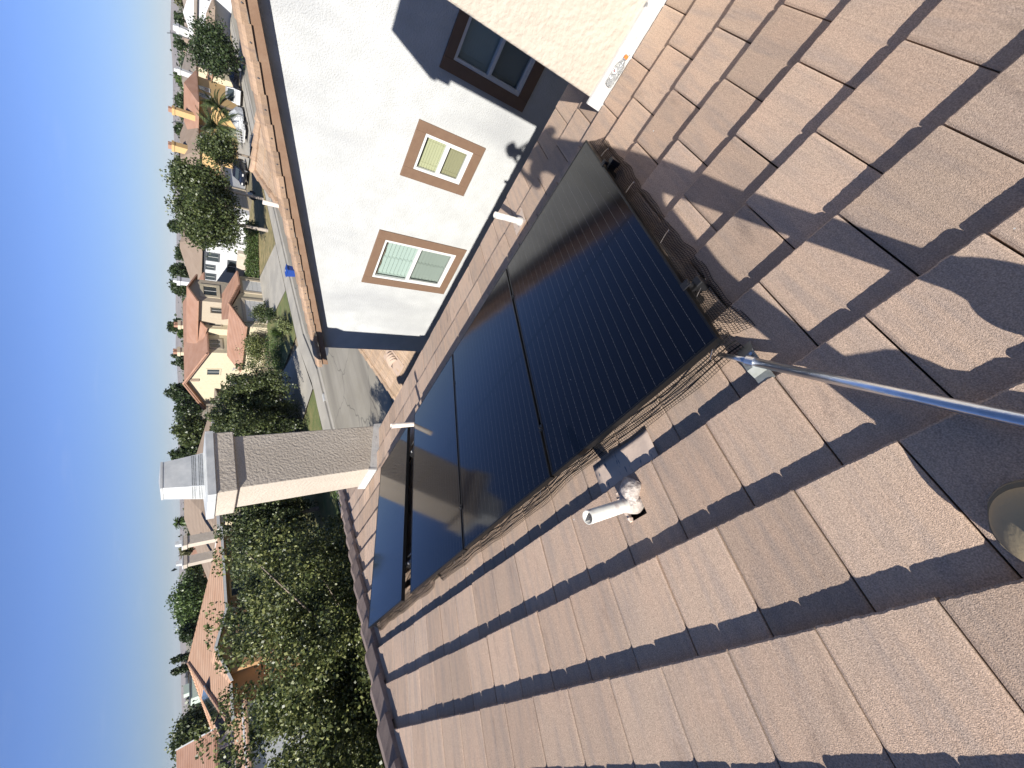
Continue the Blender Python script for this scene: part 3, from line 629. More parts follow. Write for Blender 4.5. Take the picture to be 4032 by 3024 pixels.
# empty drink bottle lying on the flashing of the near chimney
bt = empty('bottle', 'empty clear plastic drink bottle with orange cap lying on the white chimney flashing', 'bottle')
M_['plastic'] = mat('plastic', (.80, .82, .82), .12, spec=.7)
pn = M_['plastic'].node_tree.nodes['Principled BSDF']; pn.inputs['Transmission Weight'].default_value = .88; pn.inputs['IOR'].default_value = 1.18
M_['orange'] = mat('orange', (.75, .16, .03), .4); M_['logo_white'] = mat('logo_white', (.85, .85, .85), .5); M_['logo_red'] = mat('logo_red', (.35, .03, .03), .5)
B0 = Vector((2.795, .150, -2.405)); B1 = Vector((2.760, -.040, -2.385)); bd = (B1-B0).normalized(); BL = (B1-B0).length
prof = [(0, .026), (.01, .031), (.03, .031), (.04, .028), (.05, .031), (.075, .031), (.085, .028), (.095, .031), (.125, .031), (.14, .029), (.155, .022), (.17, .013), (.185, .012)]
q = MB(); q.tube([B0+bd*a*BL/.2 for a, r in prof], [r for a, r in prof], 20); q.build('body', M_['plastic'], bt, smooth=True)
q = MB(); q.tube([B0+bd*.186*BL/.2, B0+bd*.206*BL/.2], .0135, 16); q.build('cap', M_['orange'], bt)
bn = Vector((-.35, .1, .93)); bn = (bn-bd*bn.dot(bd)).normalized(); bs_ = bd.cross(bn)
q = MB(); cc_ = B0+bd*.095; R0, R1 = .017, .0115
for k in range(20):          # ring of the G, open at one side
    a0, a1 = R(40+k*15), R(40+(k+1)*15)
    def P_(a, r): 
        t_ = sin(a)*r/.0325; return cc_ + bd*cos(a)*r + (bn*cos(t_)+bs_*sin(t_))*.0325
    q.face(P_(a0, R1), P_(a0, R0), P_(a1, R0), P_(a1, R1))
q.face(P_(R(-2), .003), P_(R(2), R0), P_(R(25), R0), P_(R(60), .004))
q.build('letter_mark', M_['logo_white'], bt)
q = MB(); q.face(cc_+bd*-.008+bn*.0334, cc_+bd*.0+bn*.0334+bs_*.004, cc_+bd*.009+bn*.0334, cc_+bd*.001+bn*.0334-bs_*.003); q.build('bolt_mark', M_['logo_red'], bt)
q = MB(); q.face(*[B0+bd*a+bn*.0318*cos(t_)+bs_*.0318*sin(t_) for a, t_ in ((.045, -.35), (.06, -.35), (.06, .35), (.045, .35))]); q.build('small_label', M_['logo_white'], bt)

# ================================================================ NEIGHBOUR'S WHITE HOUSE
XW = 6.92
def rk(y): return -.16-.323*y          # underside of the rake against the wall
nb = empty('neighbour_house', 'white stucco neighbour house with brown window trims and tan tile rake beside our roof', 'house')
YP = -4.3
w1 = dict(y0=4.247, y1=5.55, z0=-4.933, z1=-2.965); w2 = dict(y0=2.157, y1=3.114, z0=-4.275, z1=-2.979); w3 = dict(y0=-.27, y1=1.391, z0=-4.607, z1=-2.999)
YE = 7.68
# gable wall with real window openings (inside the trims)
wins = [dict(y0=4.43, y1=5.38, z0=-4.756, z1=-3.135), dict(y0=2.314, y1=2.938, z0=-4.091, z1=-3.155), dict(y0=-.095, y1=1.221, z0=-4.41, z1=-3.155)]
q = MB(); ycuts = sorted(set([-9, YP, YE]+[a for w_ in wins for a in (w_['y0'], w_['y1'])]))
def topz(y): return rk(y) if y >= YP else rk(2*YP-y)
for a, b in zip(ycuts[:-1], ycuts[1:]):
    hole = [w_ for w_ in wins if w_['y0'] <= a+1e-6 and w_['y1'] >= b-1e-6]
    if hole:
        w_ = hole[0]; q.face((XW, a, GZ), (XW, b, GZ), (XW, b, w_['z0']), (XW, a, w_['z0'])); q.face((XW, a, w_['z1']), (XW, b, w_['z1']), (XW, b, topz(b)), (XW, a, topz(a)))
    else: q.face((XW, a, GZ), (XW, b, GZ), (XW, b, topz(b)), (XW, a, topz(a)))
q.face((XW, YE, GZ), (20, YE, GZ), (20, YE, rk(YE)), (XW, YE, rk(YE)))
for w_ in wins:
    y0, y1, z0, z1 = w_['y0'], w_['y1'], w_['z0'], w_['z1']; D = .14
    q.face((XW, y0, z0), (XW+D, y0, z0), (XW+D, y1, z0), (XW, y1, z0)); q.face((XW, y0, z1), (XW+D, y0, z1), (XW+D, y1, z1), (XW, y1, z1))
    q.face((XW, y0, z0), (XW+D, y0, z0), (XW+D, y0, z1), (XW, y0, z1)); q.face((XW, y1, z0), (XW+D, y1, z0), (XW+D, y1, z1), (XW, y1, z1))
q.build('wall', M_['stucco_white'], nb)
M_['blind_yellow'] = mat('blind_yellow', (.50, .47, .29), .6); M_['blind_green'] = mat('blind_green', (.52, .60, .56), .6); M_['blind_grey'] = mat('blind_grey', (.30, .33, .32), .6)
def pane_mat(name, tint, mixf):
    m = bpy.data.materials.new(name); m.use_nodes = True; n = m.node_tree.nodes; l = m.node_tree.links
    g1 = n.new('ShaderNodeBsdfGlossy'); g1.inputs['Roughness'].default_value = .02; tr = n.new('ShaderNodeBsdfTransparent'); tr.inputs[0].default_value = (*tint, 1)
    lw = n.new('ShaderNodeLayerWeight'); lw.inputs[0].default_value = .12; mx = n.new('ShaderNodeMixShader'); l.new(lw.outputs['Facing'], mx.inputs[0]); l.new(tr.outputs[0], mx.inputs[1]); l.new(g1.outputs[0], mx.inputs[2]); l.new(mx.outputs[0], n['Material Output'].inputs[0]); return m
M_['pane_clear'] = pane_mat('pane_clear', (.85, .9, .88), 0); M_['pane_screen'] = pane_mat('pane_screen', (.70, .72, .70), 0)
def nwin(T, W, style):
    # trim (proud of the wall), frame, mullion, panes, blinds
    q = MB(); t = .035
    q.box(XW-t, XW-.001, T['y0'], W['y0'], T['z0'], T['z1']); q.box(XW-t, XW-.001, W['y1'], T['y1'], T['z0'], T['z1'])
    q.box(XW-t, XW-.001, W['y0'], W['y1'], T['z0'], W['z0']); q.box(XW-t, XW-.001, W['y0'], W['y1'], W['z1'], T['z1'])
    win = q.build('window', M_['trim_brown'], nb, bevel=.006)
    y0, y1, z0, z1 = W['y0']+.003, W['y1']-.003, W['z0']+.003, W['z1']-.003; f = .045; xa, xb = XW-.02, XW+.05
    zm = style['zm']
    q = MB(); q.box(xa, xb, y0, y0+f, z0, z1); q.box(xa, xb, y1-f, y1, z0, z1); q.box(xa, xb, y0+f, y1-f, z0, z0+f); q.box(xa, xb, y0+f, y1-f, z1-f, z1); q.box(xa, xb, y0+f, y1-f, zm-.028, zm+.028)
    q.box(xa+.012, xb, y0+f, y0+f+.022, z0+f, zm-.028); q.box(xa+.012, xb, y1-f-.022, y1-f, z0+f, zm-.028); q.box(xa+.012, xb, y0+f+.022, y1-f-.022, z0+f, z0+f+.03)
    q.build('frame', M_['vinyl'], win, bevel=.002)
    q = MB(); q.face((XW+.03, y0+f, zm+.02), (XW+.03, y1-f, zm+.02), (XW+.03, y1-f, z1-f), (XW+.03, y0+f, z1-f)); q.build('upper_pane', M_['pane_clear'], win)
    q = MB(); q.face((XW+.02, y0+f, z0+f), (XW+.02, y1-f, z0+f), (XW+.02, y1-f, zm-.02), (XW+.02, y0+f, zm-.02)); q.build('screened_pane', M_['pane_screen'], win)
    q = MB()
    if style['kind'] == 'shutter':
        for (a, b) in ((y0+f, (y0+y1)/2-.02), ((y0+y1)/2+.02, y1-f-.02)):
            z = z0+.05
            while z < z1-.08:
                q.hexa([(XW+.10, a, z), (XW+.13, a, z+.076), (XW+.13, b, z+.076), (XW+.10, b, z), (XW+.104, a, z-.003), (XW+.134, a, z+.073), (XW+.134, b, z+.073), (XW+.104, b, z-.003)]); z += .084
        q.box(XW+.11, XW+.14, (y0+y1)/2-.019, (y0+y1)/2+.019, z0, z1); q.box(XW+.11, XW+.14, y1-f-.019, y1, z0, z1)
    else:
        z = z0+.01; pit = .050
        while z < z1:
            q.hexa([(XW+.095, y0, z), (XW+.112, y0, z+.045), (XW+.112, y1, z+.045), (XW+.095, y1, z), (XW+.098, y0, z-.002), (XW+.115, y0, z+.043), (XW+.115, y1, z+.043), (XW+.098, y1, z-.002)]); z += pit
        for yy in (y0+.12, y1-.12): q.tube([(XW+.092, yy, z0), (XW+.092, yy, z1)], .003, 5)
    q.build('blind', M_[style['m']], win)
    q = MB(); q.box(XW+.20, XW+.23, y0-.1, y1+.1, z0-.1, z1+.1); q.build('room_back', M_['blind_grey'], win)
    return win
nwin(w1, wins[0], dict(kind='shutter', m='blind_green', zm=-3.915))
nwin(w2, wins[1], dict(kind='blind', m='blind_yellow', zm=-3.616))
nwin(w3, wins[2], dict(kind='blind', m='blind_grey', zm=-3.779))
# rake: soffit, fascia, rake tiles, roof plane
def zt(y): return (-.02-.323*y)
XF = 6.67; YT = 8.06
q = MB(); q.slab([(XF+.035, YP, rk(YP)+.03), (XW+.3, YP, rk(YP)+.03), (XW+.3, YT-.1, rk(YT-.1)+.03), (XF+.035, YT-.1, rk(YT-.1)+.03)], .03); q.build('soffit', M_['board_brown'], nb)
q = MB(); q.hexa([(xx_, yy_, c_0-.323*yy_) for c_0 in (-.185, -.055) for (xx_, yy_) in ((XF, YP), (XF+.035, YP), (XF+.035, YT-.04), (XF, YT-.04))])
q.build('fascia', M_['board_brown'], nb, bevel=.004)
q = MB(); y = YT; step = .342; k = 0
while y > YP:
    ya, yb = y-step-.03, y          # lower end at yb
    def sec(yy, lift):
        b = -.055-.323*yy+lift; return [(6.63, yy, b-.01), (6.61, yy, b+.06), (6.635, yy, b+.10), (6.70, yy, b+.13), (6.79, yy, b+.135), (6.88, yy, b+.115), (6.93, yy, b+.08)]
    A = sec(ya, .0); Bp = sec(yb, .022); i = len(q.v); q.v += A+Bp
    for j in range(6): q.f.append((i+j, i+j+1, i+7+j+1, i+7+j))
    q.f.append(tuple(i+7+j for j in range(7)))
    y -= step; k += 1
nf = len(q.f)
for k in range(0, 40):
    y = YT-.2-k*.342
    if y > YP: q.tube([(6.63, y, -.055-.323*y+.040), (6.603, y, -.055-.323*y+.040)], .0085, 6)
ro = q.build('rake_tiles', [M_['raketile'], M_['charcoal']], nb)
for p in ro.data.polygons: p.material_index = 1 if p.index >= nf else 0
so_ = ro.modifiers.new('s', 'SOLIDIFY'); so_.thickness = .012; so_.offset = -1
def s_roof(mb, p00, p10, p01, nx, ny, amp=.02):       # wavy tiles over a parallelogram: p10 across, p01 down the slope
    p00, p10, p01 = Vector(p00), Vector(p10), Vector(p01); X = p10-p00; Y = p01-p00; N = X.cross(Y).normalized()
    if N.z < 0: N = -N
    per = 4
    for j in range(ny):
        base = len(mb.v)
        for i in range(nx*per+1):
            h = amp*(.5-.5*cos(2*pi*i/per))
            a = p00+X*(i/(nx*per)); mb.v.append(tuple(a+Y*(j/ny)+N*(h))); mb.v.append(tuple(a+Y*((j+1)/ny+.01)+N*(h+.022))); mb.v.append(tuple(a+Y*((j+1)/ny+.01)+N*(h-.005)))
        for i in range(nx*per): b = base+3*i; mb.f.append((b, b+3, b+4, b+1)); mb.f.append((b+1, b+4, b+5, b+2))
M_['neartile'] = tile_mat('neartile', (.40, .29, .20), (.46, .34, .25), (.30, .22, .16))
q = MB(); s_roof(q, (6.88, YP, zt(YP)), (22, YP, zt(YP)), (6.88, 7.95, zt(7.95)), 50, 34); q.build('main_roof', M_['neartile'], nb)
# front gable standing up from the main roof
GR = -1.585
q = MB(); s_roof(q, (12.2, 3.0, GR), (12.2, 6.58, GR), (7.05, 3.0, GR-.323*5.15), 12, 14); s_roof(q, (12.2, 6.58, GR), (12.2, 3.0, GR), (17.3, 6.58, GR-.323*5.1), 12, 14)
dg = q.build('upper_gable_roof', M_['neartile'], nb)
def capline(mb, a, b, n, r=.085, half=True):
    a, b = Vector(a), Vector(b); d = (b-a)/n
    for i in range(n): p = a+d*i; mb.tube([p+Vector((0, 0, .0)), p+d*1.08+Vector((0, 0, .022))], [r*.86, r], 8)
q = MB(); capline(q, (12.2, 3.0, GR+.01), (12.2, 6.65, GR+.01), 11, .10); capline(q, (12.2, 6.65, GR), (8.0, 6.65, GR-.323*4.2), 13, .09); q.build('gable_ridge_tiles', M_['raketile'], dg)
q = MB(); q.face((12.2, 6.5, GR-.1), (7.6, 6.5, GR-.1-.323*4.6), (7.6, 6.5, -4), (16.8, 6.5, -4), (16.8, 6.5, GR-.1-.323*4.6)); q.build('gable_wall', M_['stucco_white'], dg)
# garage wing roof, lower and nearer the street
def zg(x): return .323*x-8.13
YG = 10.8
q = MB(); s_roof(q, (12.6, YE+.01, zg(12.6)), (12.6, YG, zg(12.6)), (7.0, YE+.01, zg(7.0)), 11, 17, .026); s_roof(q, (12.6, YG, zg(12.6)), (12.6, YE+.01, zg(12.6)), (18.2, YG, zg(12.6)-.323*5.6), 11, 17, .026)
gr = q.build('garage_roof', M_['neartile'], nb)
q = MB(); capline(q, (12.6, YE, zg(12.6)+.02), (12.6, YG+.05, zg(12.6)+.02), 10, .1); capline(q, (12.6, YG+.04, zg(12.6)), (7.0, YG+.04, zg(7.0)), 17, .09); q.build('edge_tiles', M_['neartile'], gr)
q = MB(); q.box(7.5, 17.7, YE+.005, YG-.35, GZ, zg(7.5)-.05); q.build('garage_wall', M_['stucco_white'], nb)
xo, yo = 8.35, 9.72; q = MB(); c0 = Vector((xo, yo, zg(xo)+.04))
q.slab([c0+Vector((-.50, -.30, -.50*.323)), c0+Vector((.36, -.30, .36*.323)), c0+Vector((.36, .30, .36*.323)), c0+Vector((-.50, .30, -.50*.323))], .02)
M_['vent_pink'] = mat('vent_pink', (.36, .27, .21), .8, var=(.32, .24, .19), vscale=6)
gv = q.build('roof_vent', M_['vent_pink'], gr)
q = MB()
for j in range(4):
    for i in range(8):
        a0, a1 = pi*i/8, pi*(i+1)/8; r_ = .23; x0_, x1_ = .14-.10*j, .14-.10*(j+1)+.035
        q.face(c0+Vector((x0_, r_*cos(a0), .02+.16*sin(a0)+x0_*.1)), c0+Vector((x0_, r_*cos(a1), .02+.16*sin(a1)+x0_*.1)), c0+Vector((x1_, (r_-.01)*cos(a1), .02+.12*sin(a1)+x1_*.3)), c0+Vector((x1_, (r_-.01)*cos(a0), .02+.12*sin(a0)+x1_*.3)))
q.build('louvre', M_['vent_pink'], gv)
q = MB(); q.tube([(8.82, 5.43, -1.95), (8.82, 5.43, -1.34)], .045, 14); q.build('vent_pipe', M_['pvc_pink'], nb, smooth=True)
q = MB(); q.slab([(7.8, 4.0, zt(4.0)+.05), (8.6, 4.0, zt(4.0)+.05), (8.6, 4.75, zt(4.75)+.05), (7.8, 4.75, zt(4.75)+.05)], .02); q.build('roof_patch', M_['flash_pink'], nb)

exec_far = True
# ================================================================ FAR HOUSES
def farroof_mat(name, a, b, ang=0):
    m = mat(name, a, .9, var=b, vscale=.8, spec=.2); nt = m.node_tree; n = nt.nodes; l = nt.links; bs = n['Principled BSDF']
    src = bs.inputs['Base Color'].links[0].from_socket; g = n.new('ShaderNodeNewGeometry'); sp = n.new('ShaderNodeSeparateXYZ'); l.new(g.outputs['Position'], sp.inputs[0])
    p = n.new('ShaderNodeMath'); p.operation = 'PINGPONG'; p.inputs[1].default_value = .055; l.new(sp.outputs[2], p.inputs[0])
    r = n.new('ShaderNodeMapRange'); r.inputs[1].default_value = 0; r.inputs[2].default_value = .03; r.inputs[3].default_value = .62; r.inputs[4].default_value = 1.06; l.new(p.outputs[0], r.inputs[0])
    v = n.new('ShaderNodeVectorMath'); v.operation = 'SCALE'; l.new(src, v.inputs[0]); l.new(r.outputs[0], v.inputs['Scale']); l.new(v.outputs[0], bs.inputs['Base Color']); return m
M_['roof_red'] = farroof_mat('roof_red', (.36, .20, .135), (.42, .25, .18))
M_['roof_brown'] = farroof_mat('roof_brown', (.27, .205, .155), (.31, .24, .185))
M_['roof_orange'] = farroof_mat('roof_orange', (.48, .29, .19), (.54, .35, .24))
M_['roof_grey'] = farroof_mat('roof_grey', (.24, .20, .17), (.28, .24, .20))
def fwin(parent, ax, pos, a0, a1, z0, z1, trim='white_paint', glass='glass_dark', t=.12, bars=1):
    """window on a wall facing -x (ax='x') or -y (ax='y'); pos = wall coordinate"""
    def bx(mb, d0, d1, p0, p1, q0, q1):
        if ax == 'x': mb.box(pos-d1, pos-d0, p0, p1, q0, q1)
        else: mb.box(p0, p1, pos-d1, pos-d0, q0, q1)
    q = MB(); bx(q, .002, .07, a0-t, a0, z0-t, z1+t); bx(q, .002, .07, a1, a1+t, z0-t, z1+t); bx(q, .002, .07, a0, a1, z0-t, z0); bx(q, .002, .07, a0, a1, z1, z1+t)
    w_ = q.build('window', M_[trim], parent)
    q = MB(); bx(q, .003, .02, a0, a1, z0, z1); q.build('pane', M_[glass], w_)
    if bars:
        q = MB()
        for k in range(bars): m_ = a0+(a1-a0)*(k+1)/(bars+1); bx(q, .021, .045, m_-.03, m_+.03, z0, z1)
        q.build('mullion', M_['white_paint'], w_)
    return w_
def hip_roof(mb, x0, x1, y0, y1, ze, zr, ov=.5, ridge='x', h0=None, h1=None):
    x0, x1, y0, y1 = x0-ov, x1+ov, y0-ov, y1+ov
    if ridge == 'x':
        ym = (y0+y1)/2; a = x0+(h0 if h0 is not None else (y1-y0)/2); b = x1-(h1 if h1 is not None else (y1-y0)/2); P, Q = (a, ym, zr), (b, ym, zr)
        for f in ([(x0, y0, ze), (x1, y0, ze), Q, P], [(x1, y1, ze), (x0, y1, ze), P, Q], [(x0, y1, ze), (x0, y0, ze), P], [(x1, y0, ze), (x1, y1, ze), Q]): mb.slab(f, .16)
    else:
        xm = (x0+x1)/2; a = y0+(h0 if h0 is not None else (x1-x0)/2); b = y1-(h1 if h1 is not None else (x1-x0)/2); P, Q = (xm, a, zr), (xm, b, zr)
        for f in ([(x0, y1, ze), (x0, y0, ze), P, Q], [(x1, y0, ze), (x1, y1, ze), Q, P], [(x0, y0, ze), (x1, y0, ze), P], [(x1, y1, ze), (x0, y1, ze), Q]): mb.slab(f, .16)
def far_chimney(parent, x, y, z0, z1, m, w=.9, d=.7, pots=True, potm='roof_red'):
    q = MB(); q.box(x, x+w, y, y+d, z0, z1); q.box(x-.08, x+w+.08, y-.08, y+d+.08, z1-.35, z1-.02); c = q.build('chimney', M_[m], parent)
    q = MB()
    if pots: q.box(x+.1, x+w*.42, y+.15, y+d-.15, z1-.01, z1+.45); q.box(x+w*.58, x+w-.1, y+.15, y+d-.15, z1-.01, z1+.45); q.build('chimney_pot', M_[potm], c)
    else: q.box(x-.1, x+w+.1, y-.1, y+d+.1, z1-.018, z1+.08); q.hexa([(x+.2, y+.15, z1+.081), (x+w-.2, y+.15, z1+.081), (x+w-.2, y+d-.15, z1+.081), (x+.2, y+d-.15, z1+.081), (x+.27, y+.2, z1+.55), (x+w-.27, y+.2, z1+.55), (x+w-.27, y+d-.2, z1+.55), (x+.27, y+d-.2, z1+.55)]); q.build('metal_cap', M_['galv_box'], c)
    return c

# --- cream house with red tile roofs across the street
H = empty('cream_house', 'cream stucco house with red tile roofs and arched garage gable across the street', 'house')
q = MB(); q.box(41.5, 55, 48, 59.2, GZ, -2.45); q.face((41.5, 48, -2.45), (41.5, 59.2, -2.45), (41.5, 53.6, -.5)); q.build('wall', M_['stucco_cream'], H)
q = MB(); q.slab([(40.9, 47.5, -2.62), (56, 47.5, -2.62), (56, 53.6, -.36), (40.9, 53.6, -.36)], .16); q.slab([(56, 59.7, -2.62), (40.9, 59.7, -2.62), (40.9, 53.6, -.36), (56, 53.6, -.36)], .16)
ro = q.build('roof', M_['roof_red'], H)
q = MB(); capline(q, (40.9, 47.5, -2.55), (40.9, 53.6, -.28), 18, .13); capline(q, (40.9, 59.7, -2.55), (40.9, 53.6, -.28), 18, .13); q.build('rake_tile', M_['roof_red'], ro)
far_chimney(H, 49, 56.8, -1.6, .35, 'stucco_cream'); far_chimney(H, 54, 56.5, -1.6, .25, 'stucco_cream')
# right hand two storey wing
q = MB(); q.box(45.4, 49.2, 43, 48, GZ, -1.55); q.face((45.4, 43, -1.55), (49.2, 43, -1.55), (47.3, 43, -.85)); q.build('wing_wall', M_['stucco_tan'], H)
q = MB(); q.slab([(44.9, 42.6, -1.62), (47.3, 42.6, -.66), (47.3, 52.5, -.66), (44.9, 52.5, -1.62)], .16); q.slab([(49.7, 42.6, -1.62), (47.3, 42.6, -.66), (47.3, 52.5, -.66), (49.7, 52.5, -1.62)], .16); q.build('wing_roof', M_['roof_red'], H)
fwin(H, 'y', 43, 46.5, 48.1, -3.6, -2.3, 'stucco_cream', t=.35)
# small dormer gable, centre windows
q = MB(); q.slab([(44.2, 46.4, -2.55), (45.6, 46.4, -1.75), (45.6, 52, -1.2), (44.2, 50, -2.0)], .15); q.slab([(47, 46.4, -2.55), (45.6, 46.4, -1.75), (45.6, 52, -1.2), (47, 50, -2.0)], .15); q.build('dormer_roof', M_['roof_red'], H)
q = MB(); q.box(44.6, 46.6, 46.9, 48, -5, -2.5); q.build('bay', M_['stucco_cream'], H)
fwin(H, 'y', 46.9, 45.1, 46.1, -4.1, -2.9, 'stucco_tan', t=.1); fwin(H, 'y', 48, 42.4, 43.6, -4.0, -2.9, 'stucco_tan', t=.25); fwin(H, 'y', 43.9, 44.4, 45.3, -4.2, -3.0, 'stucco_tan', t=.1)
fwin(H, 'x', 41.5, 51.3, 52.4, -4.0, -2.7, 'stucco_cream', t=.15, bars=1); fwin(H, 'x', 41.5, 53.2, 54.6, -7.0, -5.4, 'white_paint', t=.1)
q = MB(); q.box(41.40, 41.49, 53.3, 53.8, -1.9, -1.0); q.build('attic_vent', M_['roof_brown'], H)
q = MB(); q.slab([(41.49, 55.5, -3.6), (39.6, 55.5, -4.0), (39.6, 59.5, -4.0), (41.49, 59.5, -3.6)], .12); q.build('patio_roof', M_['roof_grey'], H)
# garage wing, single storey
q = MB(); q.box(38.3, 46.9, 39.6, 48, GZ, -5.75); q.face((38.3, 39.6, -5.75), (44.2, 39.6, -5.75), (41.2, 39.6, -4.6)); q.build('garage_wall', M_['stucco_cream'], H)
q = MB()
q.slab([(37.8, 39.1, -5.72), (41.2, 39.1, -4.42), (41.2, 44.0, -4.42), (40.9, 47.8, -4.6), (37.8, 47.3, -5.72)], .15)
q.slab([(44.6, 39.1, -5.6), (41.2, 39.1, -4.42), (41.2, 44.0, -4.42), (44.6, 44.0, -5.2)], .15)
q.slab([(44.4, 39.2, -5.55), (47.3, 39.2, -5.45), (47.0, 43.1, -4.1), (42.6, 43.1, -3.9), (41.2, 41.5, -4.38)], .15)
gr2 = q.build('garage_roof', M_['roof_red'], H)
q = MB(); capline(q, (37.8, 39.1, -5.66), (41.2, 39.1, -4.36), 11, .13); capline(q, (44.6, 39.1, -5.54), (41.2, 39.1, -4.36), 11, .13); q.build('edge_tile', M_['roof_red'], gr2)
def garage_door(parent, x0, x1, y, zt_, m='white_paint'):
    q = MB(); q.box(x0, x1, y-.06, y-.002, GZ+.13, zt_)
    for k in range(1, 4): z = GZ+.13+(zt_-GZ-.13)*k/4; q.box(x0, x1, y-.075, y-.061, z-.02, z+.02)
    d = q.build('garage_door', M_[m], parent)
    q = MB(); t = .3; q.box(x0-t, x0-.002, y-.12, y-.0, GZ, zt_+t); q.box(x1+.002, x1+t, y-.12, y, GZ, zt_+t); q.box(x0-.0018, x1+.0018, y-.12, y, zt_+.002, zt_+t); q.build('surround', M_['stucco_tan'], d)
garage_door(H, 39.2, 42.6, 39.6, -5.95); garage_door(H, 44.2, 46.1, 39.6, -5.95)
q = MB(); q.tube([(41.0, 39.55, -5.1), (41.0, 39.53, -5.1)], .09, 10); q.tube([(41.4, 39.55, -5.1), (41.4, 39.53, -5.1)], .09, 10); q.tube([(41.2, 39.55, -4.9), (41.2, 39.53, -4.9)], .09, 10); q.build('round_vent', M_['charcoal'], H)
q = MB(); q.slab([(38.25, 47.0, -5.4), (38.0, 46.6, -5.0), (38.1, 47.4, -4.95)], .05, (-1, 0, 0)); q.tube([(38.28, 47.0, -5.6), (38.1, 47.0, -5.2)], .04, 6); q.build('satellite_dish', M_['galv_box'], H)

# --- white house beyond it
H = empty('white_house', 'bright white two storey house with dark window trims behind the cream house', 'house')
q = MB(); q.box(61, 73, 45.5, 58.5, GZ, -2.55); q.build('wall', M_['stucco_pure'], H)
q = MB(); q.box(60.9, 60.999, 45.5, 58.5, -2.75, -2.4); q.build('white_board', M_['white_paint'], H); q = MB(); q.box(60.93, 60.998, 45.5, 58.5, -3.05, -2.76); q.build('dark_board', M_['charcoal'], H)
q = MB(); hip_roof(q, 61, 73, 45.5, 58.5, -2.5, -.1, .45, 'y'); q.build('roof', M_['roof_brown'], H)
far_chimney(H, 64.5, 57.2, -1.6, .25, 'stucco_pure', 1.0, .8, False)
for (y0, y1, z0, z1) in ((47.9, 49.2, -4.6, -3.25), (50.2, 50.9, -4.15, -3.2), (51.9, 52.9, -4.3, -3.2), (48.8, 50.9, -7.0, -5.9)): fwin(H, 'x', 61, y0, y1, z0, z1, 'charcoal', 'glass_sage' if 'glass_sage' in M_ else 'glass_dark', .16)
q = MB(); q.box(60.2, 60.95, 46.5, 52.5, GZ, -6.9); q.build('stone_base', M_['stucco_beige'], H)
q = MB(); q.box(61.5, 73, 40.5, 45.4, GZ, -5.3); q.build('garage_wall', M_['stucco_pure'], H); q = MB(); hip_roof(q, 61.5, 73, 40.5, 47, -5.3, -4.2, .4, 'x'); q.build('garage_roof', M_['roof_brown'], H)
garage_door(H, 63, 67.5, 40.5, -5.8, 'charcoal')
# --- yellow house
H = empty('yellow_house', 'yellow house with two orange chimneys and a brown hip roof far down the street', 'house')
q = MB(); q.box(79.5, 92, 42.5, 52, GZ, -2.6); q.box(88, 97, 38.5, 42.49, GZ, -2.7); q.build('wall', M_['stucco_yellow'], H)
q = MB(); hip_roof(q, 79.5, 97, 42.5, 52, -2.6, -.35, .5, 'x'); q.build('roof', M_['roof_brown'], H)
q = MB(); hip_roof(q, 86, 97, 38.2, 46, -2.6, -.9, .4, 'y', .3, 2); q.build('front_roof', M_['roof_red'], H)
far_chimney(H, 83.5, 45.0, -1.6, .75, 'stucco_yellow', 1.3, 1.0); far_chimney(H, 86.6, 40.6, -3, .65, 'stucco_yellow', .9, .9)
for a in (81, 83.8, 86.6, 89.5, 92.2): fwin(H, 'y', 42.5 if a < 87.5 else 38.5, a, a+1.1, -4.3, -3.0, 'white_paint')
q = MB(); q.box(97.1, 101, 37.5, 46, GZ, -4.7); q.build('garage_wall', M_['stucco_cream'], H); q = MB(); q.slab([(96.8, 37, -4.9), (103, 37, -4.9), (103, 44, -3.4), (96.8, 44, -3.4)], .15); q.build('garage_roof', M_['roof_red'], H)
# --- cream brown roofed house
H = empty('brown_roofed_house', 'pale house with long brown hip roof behind the yellow house', 'house')
q = MB(); q.box(102, 116, 39, 50, GZ, -2.7); q.build('wall', M_['stucco_cream'], H); q = MB(); hip_roof(q, 102, 118, 39, 50, -2.6, -.75, .5, 'x'); q.build('roof', M_['roof_grey'], H)
far_chimney(H, 101, 40.2, -2.5, -.2, 'white_paint', .9, .8, False); fwin(H, 'y', 39, 103.5, 104.6, -4.4, -3.2, 'white_paint'); fwin(H, 'y', 39, 106.5, 109.5, -4.6, -3.1, 'white_paint')
# --- bright white gabled house
H = empty('white_gabled_house', 'white house with dark palm shadows on its wall at the right end of the street', 'house')
q = MB(); q.box(110, 122, 27, 39, GZ, -2.8); q.face((110, 27, -2.8), (110, 39, -2.8), (110, 34, -1.0)); q.build('wall', M_['stucco_pure'], H)
q = MB(); hip_roof(q, 110, 124, 26, 39, -2.8, -.8, .5, 'x', 3.5); q.build('roof', M_['roof_grey'], H); fwin(H, 'x', 110, 29, 30.4, -4.6, -3.4, 'charcoal'); fwin(H, 'x', 110, 35.5, 37.5, -4.6, -3.4, 'charcoal')
q = MB(); hip_roof(q, 106, 110, 30, 36, -5.2, -4.2, .3, 'y'); q.build('porch_roof', M_['roof_brown'], H); far_chimney(H, 116, 38.6, -2.4, -.1, 'white_paint', 1.4, 1.2, False)
